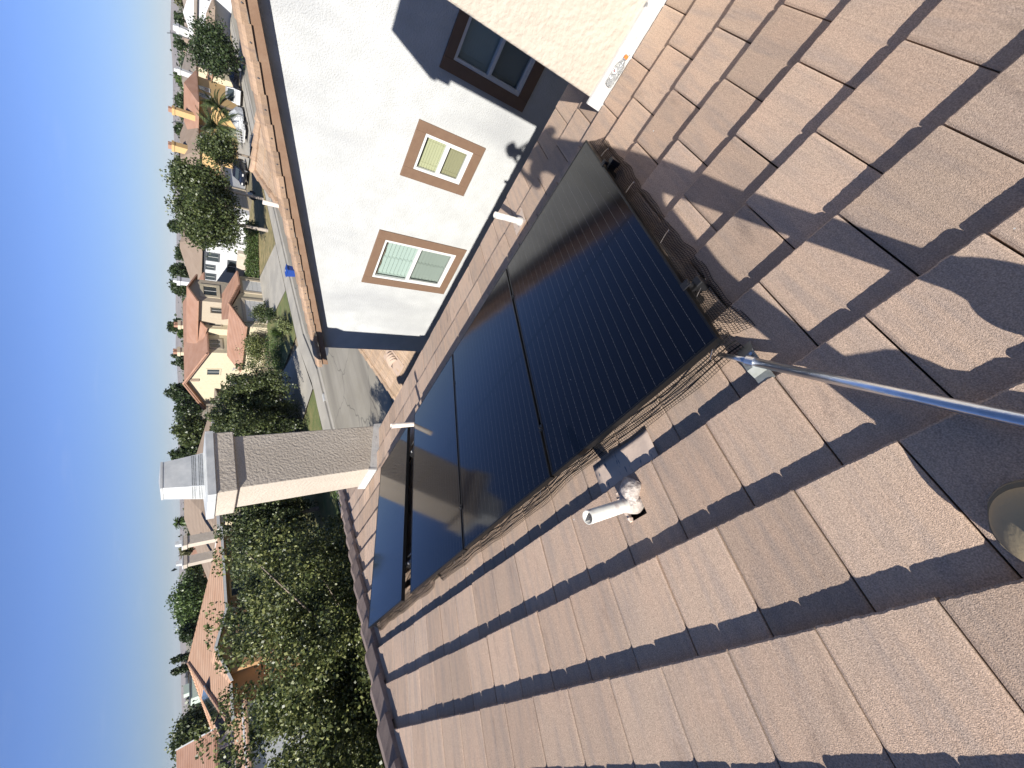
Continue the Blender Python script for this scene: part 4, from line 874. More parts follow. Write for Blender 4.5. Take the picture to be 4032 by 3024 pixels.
# --- hip roofed house left of our chimney, with two tall chimneys
H = empty('tan_house', 'tan house with two tall side chimneys and a brown hip roof left of our chimney', 'house')
q = MB(); q.box(18.9, 33, 47.5, 66, GZ, -2.75); q.build('wall', M_['stucco_cream'], H); q = MB(); hip_roof(q, 18.9, 32, 48, 66, -2.65, -.15, .6, 'y', 6, 6); q.build('roof', M_['roof_brown'], H)
for bxx in ((18.25, 18.32, 47.4, 66.6), (18.25, 32, 47.3, 47.39)): q = MB(); q.box(*bxx, -2.85, -2.6); q.build('gutter', M_['white_paint'], H)
far_chimney(H, 18.0, 49.2, GZ, .02, 'stucco_beige', .85, .95, False); far_chimney(H, 17.9, 54.6, GZ, .02, 'stucco_beige', .85, .95, False)
for a in (20, 22.2): fwin(H, 'y', 47.5, a, a+1.1, -4.6, -3.1, 'stucco_cream', 'glass_dark', .15)
q = MB(); q.box(24, 28, 47.3, 47.49, -5.2, -3.0); q.build('shutter', mat('red_brown', (.12, .05, .035), .7), H)
# --- orange tiled house on the left
H = empty('orange_tiled_house', 'orange brown house with pale orange tile hips and rooftop panels at the left', 'house')
q = MB(); q.slab([(2.6, 44.6, -2.75), (16.4, 44.6, -2.75), (16.4, 50.6, -2.75), (2.6, 63.5, -2.75)], 5.2); q.build('wall', M_['stucco_orange'], H)
q = MB(); PK = (8.6, 54.5, -.33); PQ = (17, 51, -2.6)
q.slab([(2, 44, -2.62), (17, 44, -2.62), PK], .16); q.slab([(17, 44, -2.62), (17, 51, -2.62), PK], .16); q.slab([(17, 51, -2.62), (2, 65, -2.62), PK], .16); q.slab([(2, 65, -2.62), (2, 44, -2.62), PK], .16)
ro = q.build('roof', M_['roof_orange'], H)
q = MB(); capline(q, (2, 44, -2.55), PK, 26, .16); capline(q, (2, 65, -2.55), PK, 26, .14); capline(q, PQ, PK, 20, .14); q.build('hip_tile', M_['roof_orange'], ro)
q = MB(); q.slab([(4.6, 42.4, -2.62), (7.1, 42.4, -1.72), (7.1, 48, -1.72), (4.6, 46.5, -2.62)], .15); q.slab([(9.8, 42.4, -2.62), (7.1, 42.4, -1.72), (7.1, 48, -1.72), (9.8, 46.5, -2.62)], .15); q.build('gable_roof', M_['roof_orange'], H)
q = MB(); q.box(5.2, 9.2, 42.8, 44.59, GZ, -2.75); q.face((5.2, 42.8, -2.75), (9.2, 42.8, -2.75), (7.1, 42.8, -1.95)); q.build('bay_wall', M_['stucco_orange'], H)
q = MB(); q.hexa([(4.5, 42.3, -2.80), (7.1, 42.3, -1.92), (7.1, 42.39, -1.92), (4.5, 42.39, -2.80), (4.5, 42.3, -2.63), (7.1, 42.3, -1.74), (7.1, 42.39, -1.74), (4.5, 42.39, -2.63)]); q.hexa([(9.9, 42.3, -2.80), (7.1, 42.3, -1.92), (7.1, 42.39, -1.92), (9.9, 42.39, -2.80), (9.9, 42.3, -2.63), (7.1, 42.3, -1.74), (7.1, 42.39, -1.74), (9.9, 42.39, -2.63)]); q.build('gable_board', M_['white_paint'], H)
for xa_, xb_ in ((9.9, 17.1), (1.9, 4.5)): q = MB(); q.box(xa_, xb_, 43.85, 43.95, -2.82, -2.64); q.build('gutter', M_['white_paint'], H)
q = MB(); q.tube([(9.7, 42.6, -2.75), (9.6, 43.4, -3.5), (9.6, 44.5, -3.6)], .09, 8); q.build('downspout', M_['white_paint'], H)
fwin(H, 'y', 42.8, 6.4, 7.7, -4.2, -3.1, 'roof_orange', 'glass_dark', .18); fwin(H, 'y', 44.6, 11, 12.2, -4.3, -3.2, 'stucco_yellow', 'glass_dark', .12)
for k in range(5):
    q = MB(); a = .18+.12*k; y_ = 46+3.6*k*.62
    A = Vector((2, 47.5+1.6*k, -2.62)); U = Vector((6.6, (54.5-(47.5+1.6*k))*1.0, 2.29)).normalized()
    p0 = Vector((3.4, 48.0+1.75*k, 0)); 
    def zl(x, y): return -2.62+ (x-2)*(2.29/6.6)+.14
    q.slab([(3.2, 48.4+1.75*k, zl(3.2, 0)), (5.6, 48.4+1.75*k, zl(5.6, 0)), (5.6, 50.05+1.75*k, zl(5.6, 0)), (3.2, 50.05+1.75*k, zl(3.2, 0))], .05); q.build('rooftop_panel', M_['glass_dark'], H)
# --- blue grey house, far left
H = empty('blue_house', 'blue grey house with white edged roof at the far left', 'house')
q = MB(); q.box(-9, 1.6, 47.5, 58, GZ, -1.75); q.build('wall', M_['stucco_blue'], H); q = MB(); q.slab([(-9.5, 47, -1.7), (2.2, 47, -1.7), (2.2, 53, .6), (-9.5, 53, .6)], .16); q.slab([(2.2, 59, -1.7), (-9.5, 59, -1.7), (-9.5, 53, .6), (2.2, 53, .6)], .16); q.build('roof', M_['roof_red'], H)
q = MB(); q.hexa([(2.21, 47, -1.9), (2.3, 47, -1.9), (2.3, 53, .42), (2.21, 53, .42), (2.21, 47, -1.62), (2.3, 47, -1.62), (2.3, 53, .68), (2.21, 53, .68)]); q.build('rake_board', M_['white_paint'], H)
fwin(H, 'y', 47.5, -1.2, .8, -2.9, -2.0, 'white_paint', 'glass_dark', .1)
q = MB(); q.box(-6, 2.9, 44.3, 47.3, GZ, -3.35); q.build('porch', M_['stucco_pure'], H); q = MB(); q.slab([(-6.5, 43.9, -3.5), (3.3, 43.9, -3.5), (3.3, 47.4, -2.95), (-6.5, 47.4, -2.95)], .14); q.build('porch_roof', M_['roof_orange'], H)
q = MB()
for xc in (.6,): q.face(*[(xc+.75*cos(a), 44.28, -3.95+.35*sin(a)) for a in [pi*i/12 for i in range(13)]])
q.build('arched_window', M_['glass_dark'], H)
# --- flat roofed buildings on the skyline
H = empty('flat_roofed_building', 'brown flat roofed building on the skyline behind the orange tiled house', 'building'); q = MB(); q.box(12.2, 15.4, 88, 96, GZ, -.35); q.box(13.4, 14.4, 89, 92, -.349, .35); q.build('wall', M_['stucco_tan'], H); q = MB(); q.box(12.0, 15.6, 87.8, 96.2, -.349, -.1); q.build('roof_edge', M_['charcoal'], H)
H = empty('green_building', 'pale green flat roofed building on the skyline beside the cypresses', 'building'); q = MB(); q.box(9.0, 12.0, 87, 96, GZ, -.6); q.box(10, 11.2, 88, 92, -.599, .15); q.build('wall', mat('sage', (.36, .42, .36), .9), H); q = MB(); q.box(8.9, 12.1, 86.9, 96.1, -.599, -.5); q.build('roof_edge', M_['charcoal'], H)
# row of small distant roofs seen between the trees
rnd = random.Random(11); k = 0
places = [('between the two chimneys of the tan house', 18.6, 92), ('just right of the second tall side chimney', 19.6, 120), ('beside the fan palm', 23.6, 150), ('far right on the skyline', 72.4, 170), ('behind the antenna mast', 70.6, 150), ('left of the first orange chimney', 62.9, 140), ('between the orange chimneys', 63.6, 160), ('behind the round tree', 54.8, 150), ('behind the bright white house', 50.9, 140), ('above the cream house ridge', 42.8, 130), ('left of the orange tiled house', -1.6, 95)]
for where, az, d in places:
    x, y = d*sin(R(az)), d*cos(R(az)); s = 4.2
    H = empty('distant_house', 'tiny pale distant house '+where, 'house', group='tiny houses on the skyline')
    q = MB(); q.box(x-s, x+s, y-s, y+s, GZ, -2.6); q.build('wall', M_[rnd.choice(['stucco_pure', 'stucco_cream', 'stucco_tan'])], H)
    q = MB(); hip_roof(q, x-s, x+s, y-s, y+s, -2.6, -.9, .4, 'x', 3); q.build('roof', M_[rnd.choice(['roof_grey', 'roof_brown', 'roof_red'])], H)

# ================================================================ TREES
def AZ(az, d): return (d*sin(R(az)), d*cos(R(az)))
def T(name, label, az, d, el_top, el_bot, half_az, lm, n=60, per=60, leaf=.35, **k):
    x, y = AZ(az, d); zt_ = d*tan(R(el_top)); zb = max(d*tan(R(el_bot)), GZ+.3); cz = (zt_+zb)/2; rx = d*R(half_az)
    return tree(name, label, (x, y, GZ), zt_, (x, y, cz), (rx*.88, rx*.88, (zt_-zb)/2*.86), n, per, max(rx*.24, .25), leaf, lm, **k)
# the big trees in front of our roof (left / bottom of the view)
tree('poplar_tree', 'large leafy pale green tree filling the space behind our hip caps', (.6, 13.8, GZ), 0, (.4, 14.0, -4.45), (5.2, 3.6, 3.7), 1250, 290, .36, .085, 'poplar', weep=2.0, seed=21, bark='bark', trunk_r=.13, shell=.3, limbs=16)
tree('poplar_tree', 'second near leafy tree at the bottom left corner, overlapping the large one', (-4.2, 12.6, GZ), 0, (-3.6, 12.8, -4.3), (3.6, 3.0, 3.4), 520, 260, .36, .085, 'poplar', weep=2.0, seed=71, bark='bark', trunk_r=.12, shell=.3, limbs=10)
tree('poplar_tree', 'leafy tree across the street seen between the big near tree and the weeping one', (6.6, 28.6, GZ), 0, (6.4, 28.8, -4.4), (3.1, 2.6, 3.0), 220, 220, .38, .13, 'weep', weep=2.6, seed=22, bark='bark', trunk_r=.16, shell=.45, limbs=14)
tree('weeping_tree', 'weeping tree hanging over the dark drive left of our chimney', (12.2, 31.5, GZ), 0, (11.9, 31.8, -3.9), (3.7, 3.0, 2.4), 240, 200, .36, .16, 'weep', weep=3.2, seed=23, bark='bark', shell=.5)
tree('weeping_tree', 'broad weeping tree right of our chimney, over the shaded drive', (20.8, 32.4, GZ), 0, (21.0, 32.6, -3.9), (4.6, 4.0, 2.9), 340, 210, .38, .16, 'weep', weep=3.0, seed=24, bark='bark', shell=.5)
# across the street
T('cottonwood_tree', 'tall loose tree with pale trunk standing on the dry lawn', 55.4, 56, .75, -5.6, 3.0, 'mid', 230, 70, .26, seed=25, bark='bark_pale', trunk_r=.2, limbs=14)
T('cottonwood_tree', 'darker tall tree just right of the dry lawn tree', 58.7, 60, .8, -4.6, 2.3, 'mid', 160, 70, .27, seed=26, bark='bark_pale', limbs=12)
T('shrub_tree', 'bushy round tree hiding the yellow house garage', 62.6, 66, -1.6, -5.0, 1.7, 'mid', 110, 60, .26, seed=27)
T('round_tree', 'dense round dark tree before the pale houses on the right', 70.9, 86, -1.0, -4.6, 2.25, 'dark', 170, 70, .33, seed=28)
T('conifer_tree', 'tall ragged pine behind the left slope of the cream house', 36.4, 84, 1.35, -1.3, .95, 'dark', 60, 55, .36, seed=29)
T('conifer_tree', 'lower dark pine next to the ragged one behind the cream house', 34.7, 80, .75, -2.0, 1.3, 'dark', 80, 55, .36, seed=30)
T('leafy_tree', 'grey green tree behind the broad weeping tree', 32.3, 70, .55, -2.3, 1.7, 'mid', 110, 60, .33, seed=31)
T('leafy_tree', 'dark tree left of the grey green one, behind our chimney cap', 29.8, 72, .75, -2.2, 1.2, 'dark', 80, 60, .33, seed=32)
T('leafy_tree', 'olive tree partly behind the metal cowl of our chimney', 28.0, 66, .1, -2.6, 1.5, 'olive', 80, 60, .33, seed=33)
T('leafy_tree', 'round dark tree between the cream chimneys', 43.6, 100, .95, -.9, .8, 'dark', 50, 50, .38, seed=34)
T('leafy_tree', 'fresh green tree just below the round one behind the cream roof', 42.9, 96, .25, -.9, .5, 'fresh', 30, 40, .36, seed=35)
T('leafy_tree', 'low dark trees behind the cream house ridge', 39.8, 104, .25, -.8, 1.0, 'dark', 50, 45, .38, seed=36)
T('spire_tree', 'thin dark cypress above the cream house ridge', 40.4, 108, .85, -.5, .16, 'dark', 24, 40, .3, seed=37)
T('spire_tree', 'second thin cypress above the cream house ridge', 39.6, 108, .8, -.5, .15, 'dark', 24, 40, .3, seed=38)
T('leafy_tree', 'spiky dark tree right of the white chimney', 47.9, 92, .6, -.8, 1.0, 'dark', 70, 50, .36, seed=39)
T('leafy_tree', 'dark treetops above the white house chimney', 49.4, 100, .85, -.8, .8, 'dark', 60, 50, .36, seed=40)
T('leafy_tree', 'small treetop left of the round tree on the skyline', 51.3, 120, .3, -.6, .8, 'dark', 40, 45, .42, seed=41)
T('leafy_tree', 'round treetop rising over the brown roof of the white house', 54.0, 90, .9, -.6, .62, 'dark', 50, 50, .36, seed=42)
T('leafy_tree', 'wide green tree behind the two tall street trees', 59.5, 100, .4, -1.0, 1.5, 'mid', 90, 50, .4, seed=43)
T('leafy_tree', 'dark conifer right of the first orange chimney', 63.2, 120, .15, -.7, .7, 'dark', 40, 45, .42, seed=44)
T('leafy_tree', 'dark treetops between the orange chimneys', 65.6, 120, .05, -.8, .8, 'dark', 50, 45, .42, seed=45)
T('leafy_tree', 'yellow green treetop behind the brown roofed house', 67.7, 125, .05, -.9, .7, 'fresh', 50, 45, .42, seed=46)
T('leafy_tree', 'dark conifer beside the white roof chimney', 70.3, 130, .15, -.7, .5, 'dark', 40, 45, .42, seed=47)
T('leafy_tree', 'round treetop above the white gabled house', 72.2, 130, .15, -.6, .45, 'dark', 40, 45, .42, seed=48)
T('leafy_tree', 'yellow green trees at the right edge of the skyline', 74.2, 120, .02, -.9, 1.0, 'olive', 50, 45, .42, seed=49)
T('ficus_tree', 'big dense green tree behind the orange tiled house', 14.6, 78, .62, -2.2, 2.5, 'fresh', 230, 70, .33, seed=50, trunk_r=.25)
T('ficus_tree', 'smaller round clipped tree left of the big dense one', 11.6, 76, .42, -1.1, .8, 'dark', 70, 60, .3, seed=51)
T('feathery_tree', 'feathery grey green tree left of the orange tiled house', 2.9, 70, .75, -2.4, 2.3, 'mid', 170, 60, .32, seed=52, shell=.6)
T('spire_tree', 'slim dark cypress behind the ridge of the orange tiled house', 9.6, 84, 1.05, -.7, .17, 'dark', 40, 45, .26, seed=53)
T('spire_tree', 'left one of the pair of slim cypresses on the orange ridge', 8.65, 84, 1.05, -.7, .16, 'dark', 40, 45, .26, seed=54)
T('leafy_tree', 'dark reddish tree between the two tall side chimneys', 19.5, 88, .3, -.8, .55, 'olive', 40, 50, .33, seed=55)
T('leafy_tree', 'green trees behind the far side chimney', 17.4, 84, -.1, -1.8, .8, 'mid', 60, 50, .33, seed=56)
# tree line far away that reads as one mass
pts = []
rs = np.random.RandomState(4)
for i in range(520):
    a = R(rs.uniform(-10, 80)); d = rs.uniform(170, 420); r_ = rs.uniform(2.0, 4.2)
    c = np.array([d*sin(a), d*cos(a), GZ+rs.uniform(2.2, 5.0)]); pts.append(c+rs.normal(size=(34, 3))*r_*np.array([.75, .75, .5]))
o = leaves('far_tree_line', L_['dark'], np.concatenate(pts), 1.5, None); tag(o, kind='stuff', label='dark line of far trees along the horizon', cat='trees')
# fan palm and feather palm
def palm(name, label, x, y, ztop, fr, n, m, h0, trunk_r=.14, curve=1.0, lw=.05):
    t = empty(name, label, 'palm'); q = MB(); q.tube([(x, y, GZ), (x+.1, y, (GZ+ztop)/2), (x, y, ztop)], trunk_r, 8); q.build('trunk', M_['bark'], t)
    q = MB(); rnd = random.Random(int(x*10))
    for i in range(n):
        a = rnd.uniform(0, 2*pi); e = rnd.uniform(-.5, 1.3); L = fr*rnd.uniform(.8, 1.15); prev = Vector((x, y, ztop)); dr = Vector((cos(a)*cos(e), sin(a)*cos(e), sin(e)))
        sd_ = Vector((-sin(a), cos(a), 0)); ns_ = 9
        for j in range(ns_):
            nx_ = prev+dr*L/ns_; dr = (dr+Vector((0, 0, -.16*curve))).normalized(); ww = L*.16*sin(pi*(j+.7)/(ns_+.6))
            for sgn in (1, -1):
                tip = prev+sd_*sgn*ww+dr*L*.10-Vector((0, 0, ww*.35)); q.face(prev, prev+dr*lw*2, tip)
                mid_ = (prev+nx_)/2; tip = mid_+sd_*sgn*ww+dr*L*.10-Vector((0, 0, ww*.35)); q.face(mid_, mid_+dr*lw*2, tip)
            q.face(prev-sd_*lw*.3, prev+sd_*lw*.3, nx_+sd_*lw*.3, nx_-sd_*lw*.3); prev = nx_
    q.build('fronds', L_[m], t)
x, y = AZ(22.5, 96); palm('fan_palm', 'fan palm above the hip of the tan house', x, y, .45, 1.3, 60, 'fresh', 0, .2, 1.2, .14)
x, y = AZ(64.6, 82); palm('feather_palm', 'large feather palm before the yellow house', x, y, -4.6, 3.3, 46, 'mid', 0, .4, .9, .10)
x, y = AZ(66.4, 86); palm('feather_palm', 'smaller feather palm beside the parked white car', x, y, -5.0, 2.8, 34, 'mid', 0, .3, .9, .10)
# plants by the street
def shrub(name, label, c, r, n, per, leaf, lm, seed, cat='shrub', droop=False, grp=None):
    t = empty(name, label, cat, group=grp); P, C = crown_points(c, r, n, per, max(r)*.22, 0, seed, .3); P = P[P[:, 2] > GZ+.12]; leaves('foliage', L_[lm], P, leaf, t, droop=droop)
    q = MB()
    for i in range(5): p = C[i*len(C)//6]; q.tube([(c[0], c[1], GZ), tuple(p)], [.03, .01], 5)
    q.build('stem', M_['bark'], t); return t
t = empty('hedge', 'long clipped green hedge at the foot of the white house', 'hedge')
P = np.random.uniform(size=(9000, 3)); A = np.array([47.2, 39.9, GZ+.2]); B = np.array([53.2, 35.9, GZ+.2]); nn = np.array([.55, .83, 0])
P = A+(B-A)*P[:, :1]+nn*(P[:, 1:2]-.5)*1.5+np.array([0, 0, 1.35])*P[:, 2:3]*(1+.12*np.sin(P[:, :1]*31)); leaves('foliage', L_['fresh'], P, .15, t)
q = MB()
for i in range(9): c_ = A+(B-A)*(i+.5)/9; q.tube([(c_[0], c_[1], GZ), (c_[0], c_[1], GZ+1.1)], .04, 5)
q.build('stem', M_['bark'], t)
shrub('rose_bush', 'bush with white blooms at the corner of the cream garage', (38.6, 37.6, GZ+.9), (1.3, 1.2, .9), 60, 50, .15, 'mid', 61)
shrub('bush', 'leafy bush in front of the cream garage side wall', (36.2, 41.2, GZ+1.2), (2.2, 1.7, 1.3), 90, 55, .16, 'poplar', 62)
shrub('bush', 'dark bush at the left end of the driveway lawn', (35.3, 34.6, GZ+.6), (.9, .8, .7), 40, 40, .14, 'dark', 63)
shrub('variegated_shrub', 'pale yellow variegated shrub by the pavement', (29.0, 29.6, GZ+.7), (.8, .7, .75), 40, 50, .12, 'yucca', 64)
shrub('bush', 'mown grassy mound between the bushes and the shaded drive', (31.2, 36.2, GZ+.3), (2.8, 2.6, .5), 90, 60, .12, 'fresh', 65)
shrub('bush', 'round dark bush at the bottom of the cream side wall', (29.8, 40.8, GZ+.8), (1.4, 1.4, 1.1), 70, 50, .16, 'dark', 66)
def spiky(label, x, y, r, n, m, seed):
    t = empty('spiky_plant', label, 'plant'); q = MB(); rnd = random.Random(seed)
    for i in range(n):
        a = rnd.uniform(0, 2*pi); e = rnd.uniform(.15, 1.45); L = r*rnd.uniform(.7, 1.1); d_ = Vector((cos(a)*cos(e), sin(a)*cos(e), sin(e))); s_ = Vector((-sin(a), cos(a), 0))*.03; b_ = Vector((x, y, GZ+.25))
        q.face(b_-s_, b_+s_, b_+d_*L*.6+s_, b_+d_*L-Vector((0, 0, L*.18)), b_+d_*L*.6-s_)
    q.build('blades', L_[m], t)
spiky('green spiky yucca on the lawn by the street', 31.2, 32.8, 1.5, 260, 'fresh', 3); spiky('reddish spiky grass clump behind the variegated shrub', 31.0, 30.9, 1.1, 200, 'olive', 4)
shrub('bush', 'small bright twig of leaves poking up by the hip caps', (9.9, 23.5, GZ+.9), (.5, .5, .7), 20, 30, .1, 'fresh', 67)
shrub('bush', 'bush at the near edge of the street shadow', (7.6, 10.6, GZ+1.2), (.9, .8, 1.1), 50, 50, .12, 'mid', 68)

# ================================================================ STREET FURNITURE AND VEHICLES
M_['bin_blue'] = mat('bin_blue', (.012, .045, .22), .45); M_['tyre'] = mat('tyre', (.02, .02, .02), .8); M_['car_black'] = mat('car_black', (.012, .014, .022), .15, .3, spec=.8); M_['car_white'] = mat('car_white', (.72, .73, .74), .25, spec=.7); M_['tarp'] = mat('tarp', (.62, .64, .66), .45, .3, bump=1, bscale=2.5, bdist=.15); M_['lamp_red'] = mat('lamp_red', (.5, .02, .02), .3)
bn_ = empty('recycling_bin', 'blue wheeled bin standing at the kerb by the wide driveway', 'bin')
bx_, by_ = 30.7, 24.7; q = MB(); q.hexa([(bx_-.25, by_-.28, GZ+.05), (bx_+.25, by_-.28, GZ+.05), (bx_+.25, by_+.28, GZ+.05), (bx_-.25, by_+.28, GZ+.05), (bx_-.33, by_-.36, GZ+1.02), (bx_+.33, by_-.36, GZ+1.02), (bx_+.33, by_+.36, GZ+1.02), (bx_-.33, by_+.36, GZ+1.02)]); q.build('body', M_['bin_blue'], bn_, bevel=.02)
q = MB(); q.box(bx_-.36, bx_+.36, by_-.42, by_+.42, GZ+1.021, GZ+1.08); q.hexa([(bx_-.3, by_-.35, GZ+1.081), (bx_+.3, by_-.35, GZ+1.081), (bx_+.3, by_+.35, GZ+1.081), (bx_-.3, by_+.35, GZ+1.081), (bx_-.2, by_-.25, GZ+1.13), (bx_+.2, by_-.25, GZ+1.13), (bx_+.2, by_+.25, GZ+1.13), (bx_-.2, by_+.25, GZ+1.13)]); lid = q.build('lid', M_['bin_blue'], bn_, bevel=.01)
q = MB(); q.box(bx_-.1, bx_+.06, by_-.1, by_+.1, GZ+1.131, GZ+1.136); q.build('sticker', M_['white_paint'], lid)
for sx_ in (-.24, .24): q = MB(); q.tube([(bx_+sx_-.03, by_+.36, GZ+.12), (bx_+sx_+.03, by_+.36, GZ+.12)], .11, 12); q.build('wheel', M_['tyre'], bn_)

def car(name, label, x, y, rz, m, L=4.7, Wd=1.85, Hh=1.65, cat='car', van=False):
    t = empty(name, label, cat); t.location = (x, y, GZ+.13); t.rotation_euler = (0, 0, rz); h2 = Wd/2; l2 = L/2
    pr = [(-l2, .42), (-l2+.05, .95), (-l2+.30, 1.05), (-l2+.75, Hh) if not van else (-l2+.15, Hh), (l2-2.1, Hh), (l2-1.25, 1.08), (l2-.15, .92), (l2, .70), (l2, .42), (l2-.4, .32), (-l2+.4, .32)]
    q = MB(); n_ = len(pr); 
    for sgn, ins in ((-1, 0), (1, 0)):
        for (px, pz) in pr: q.v.append((px, sgn*(h2-(.16 if pz > 1.2 else 0)), pz))
    for i in range(n_): j = (i+1) % n_; q.f.append((i, j, n_+j, n_+i))
    q.f.append(tuple(range(n_))); q.f.append(tuple(range(2*n_-1, n_-1, -1))); bd_ = q.build('body', M_[m], t, bevel=.06)
    q = MB()
    for sgn in (-1, 1):
        yy = sgn*(h2-.065); q.face((-l2+.75, yy+sgn*.012, 1.10), (l2-1.45, yy+sgn*.012, 1.10), (l2-2.15, sgn*(h2-.13), Hh-.10), (-l2+.95, sgn*(h2-.13), Hh-.10))
    q.build('side_window', M_['glass_dark'], t)
    q = MB(); q.face((l2-1.28, -h2+.12, 1.12), (l2-1.28, h2-.12, 1.12), (l2-2.05, h2-.24, Hh-.05), (l2-2.05, -h2+.24, Hh-.05)); q.build('windscreen', M_['glass_dark'], t)
    q = MB(); q.face((-l2+.28, -h2+.14, 1.10), (-l2+.28, h2-.14, 1.10), (-l2+.68, h2-.24, Hh-.08), (-l2+.68, -h2+.24, Hh-.08)); q.build('rear_window', M_['glass_dark'], t)
    for sx2 in (-l2+.85, l2-.9):
        for sgn in (-1, 1):
            q = MB(); q.tube([(sx2, sgn*(h2-.2), .34), (sx2, sgn*(h2+.01), .34)], .34, 18); wv = q.build('wheel', M_['tyre'], t); q = MB(); q.tube([(sx2, sgn*(h2+.011), .34), (sx2, sgn*(h2+.02), .34)], .2, 12); q.build('rim', M_['galv'], wv)
    for sgn in (-1, 1):
        q = MB(); q.box(l2-.03, l2+.012, sgn*(h2-.28)-.17, sgn*(h2-.28)+.17, .68, .84); q.build('headlight', M_['white_paint'], t); q = MB(); q.box(-l2-.012, -l2+.03, sgn*(h2-.2)-.1, sgn*(h2-.2)+.1, .75, .98); q.build('tail_light', M_['lamp_red'], t)
    return t
car('parked_car', 'black sport utility car parked in the shade under the street trees', 67.2, 37.4, R(185), 'car_black', Hh=1.75)
car('parked_car', 'black car at the foot of the round dark tree on the right', 84.3, 31.6, R(95), 'car_black', Hh=1.6)
car('parked_van', 'white work vehicle parked behind the flatbed trailer', 81.5, 33.2, R(200), 'car_white', 5.2, 1.95, 1.95, 'van', True)
tr_ = empty('covered_boat', 'vehicle under a silver tarpaulin next to the white work vehicle', 'covered vehicle'); q = MB(); cx, cy = 75.6, 33.8
ringp = [(-2.4, .3, .9), (-1.6, 1.0, 1.6), (0, 1.15, 2.1), (1.4, 1.0, 1.7), (2.4, .4, 1.0)]; prevr = None
for (dx, hw, hh_) in ringp:
    rg = [(cx+dx, cy-hw*1.1, GZ+.45), (cx+dx, cy-hw, GZ+hh_*.7), (cx+dx, cy-hw*.3, GZ+hh_), (cx+dx, cy+hw*.3, GZ+hh_), (cx+dx, cy+hw, GZ+hh_*.7), (cx+dx, cy+hw*1.1, GZ+.45)]; i = len(q.v); q.v += rg
    if prevr is not None:
        for j in range(5): q.f.append((prevr+j, prevr+j+1, i+j+1, i+j))
    prevr = i
q.f.append(tuple(range(6))); q.f.append(tuple(range(prevr, prevr+6))); q.build('tarpaulin', M_['tarp'], tr_, smooth=False)
q = MB(); q.tube([(cx-1.6, cy-1.1, GZ+.35), (cx-1.6, cy-.9, GZ+.35)], .33, 14); q.build('wheel', M_['tyre'], tr_); q = MB(); q.tube([(cx+1.5, cy-1.1, GZ+.35), (cx+1.5, cy-.9, GZ+.35)], .33, 14); q.build('wheel', M_['tyre'], tr_)
tl = empty('utility_trailer', 'white railed open trailer before the silver covered vehicle', 'trailer'); q = MB(); x0_, x1_, y0_, y1_ = 69.6, 73.6, 32.4, 34.2; q.box(x0_, x1_, y0_, y1_, GZ+.55, GZ+.65); q.build('deck', M_['white_paint'], tl)
q = MB()
for yy in (y0_+.03, y1_-.03):
    for zz in (.95, 1.3): q.tube([(x0_, yy, GZ+zz), (x1_, yy, GZ+zz)], .035, 6)
    for k in range(6): xx = x0_+(x1_-x0_)*k/5; q.tube([(xx, yy, GZ+.6), (xx, yy, GZ+1.3)], .035, 6)
q.build('railing', M_['white_paint'], tl)
for yy in (y0_-.12, y1_+.12): q = MB(); q.tube([((x0_+x1_)/2, yy-.1, GZ+.43), ((x0_+x1_)/2, yy+.1, GZ+.43)], .3, 14); q.build('wheel', M_['tyre'], tl)
# porch post row by the white house, shaded bike under tree
mc = empty('motorcycle', 'grey motorcycle parked in the tree shade on the lawn drive', 'motorcycle'); mx_, my_ = 57.5, 34.8
for dx in (-.7, .7): q = MB(); q.tube([(mx_+dx, my_-.06, GZ+.45), (mx_+dx, my_+.06, GZ+.45)], .31, 16); q.build('wheel', M_['tyre'], mc)
q = MB(); q.hexa([(mx_-.5, my_-.12, GZ+.45), (mx_+.45, my_-.12, GZ+.45), (mx_+.45, my_+.12, GZ+.45), (mx_-.5, my_+.12, GZ+.45), (mx_-.7, my_-.15, GZ+.85), (mx_+.35, my_-.15, GZ+1.0), (mx_+.35, my_+.15, GZ+1.0), (mx_-.7, my_+.15, GZ+.85)]); q.build('body', M_['galv_box'], mc, bevel=.05)
q = MB(); q.tube([(mx_+.7, my_, GZ+.45), (mx_+.45, my_, GZ+1.1)], .04, 6); q.tube([(mx_+.4, my_-.35, GZ+1.12), (mx_+.4, my_+.35, GZ+1.12)], .025, 6); q.build('handlebar', M_['steel'], mc)
for (lb, az, d, zt2) in (('thin antenna mast with a bent top on the right skyline', 71.0, 120, 1.3), ('bare thin mast between the orange chimneys', 63.9, 110, .75)):
    x, y = AZ(az, d); t = empty('antenna_mast', lb, 'antenna'); q = MB(); q.tube([(x, y, GZ), (x, y, .2), (x-.5, y+.3, zt2)], .07, 6); q.build('mast', M_['charcoal'], t); q = MB(); q.tube([(x-.9, y, zt2-.5), (x+.4, y, zt2-.45)], .04, 5); q.build('cross_arm', M_['charcoal'], t)

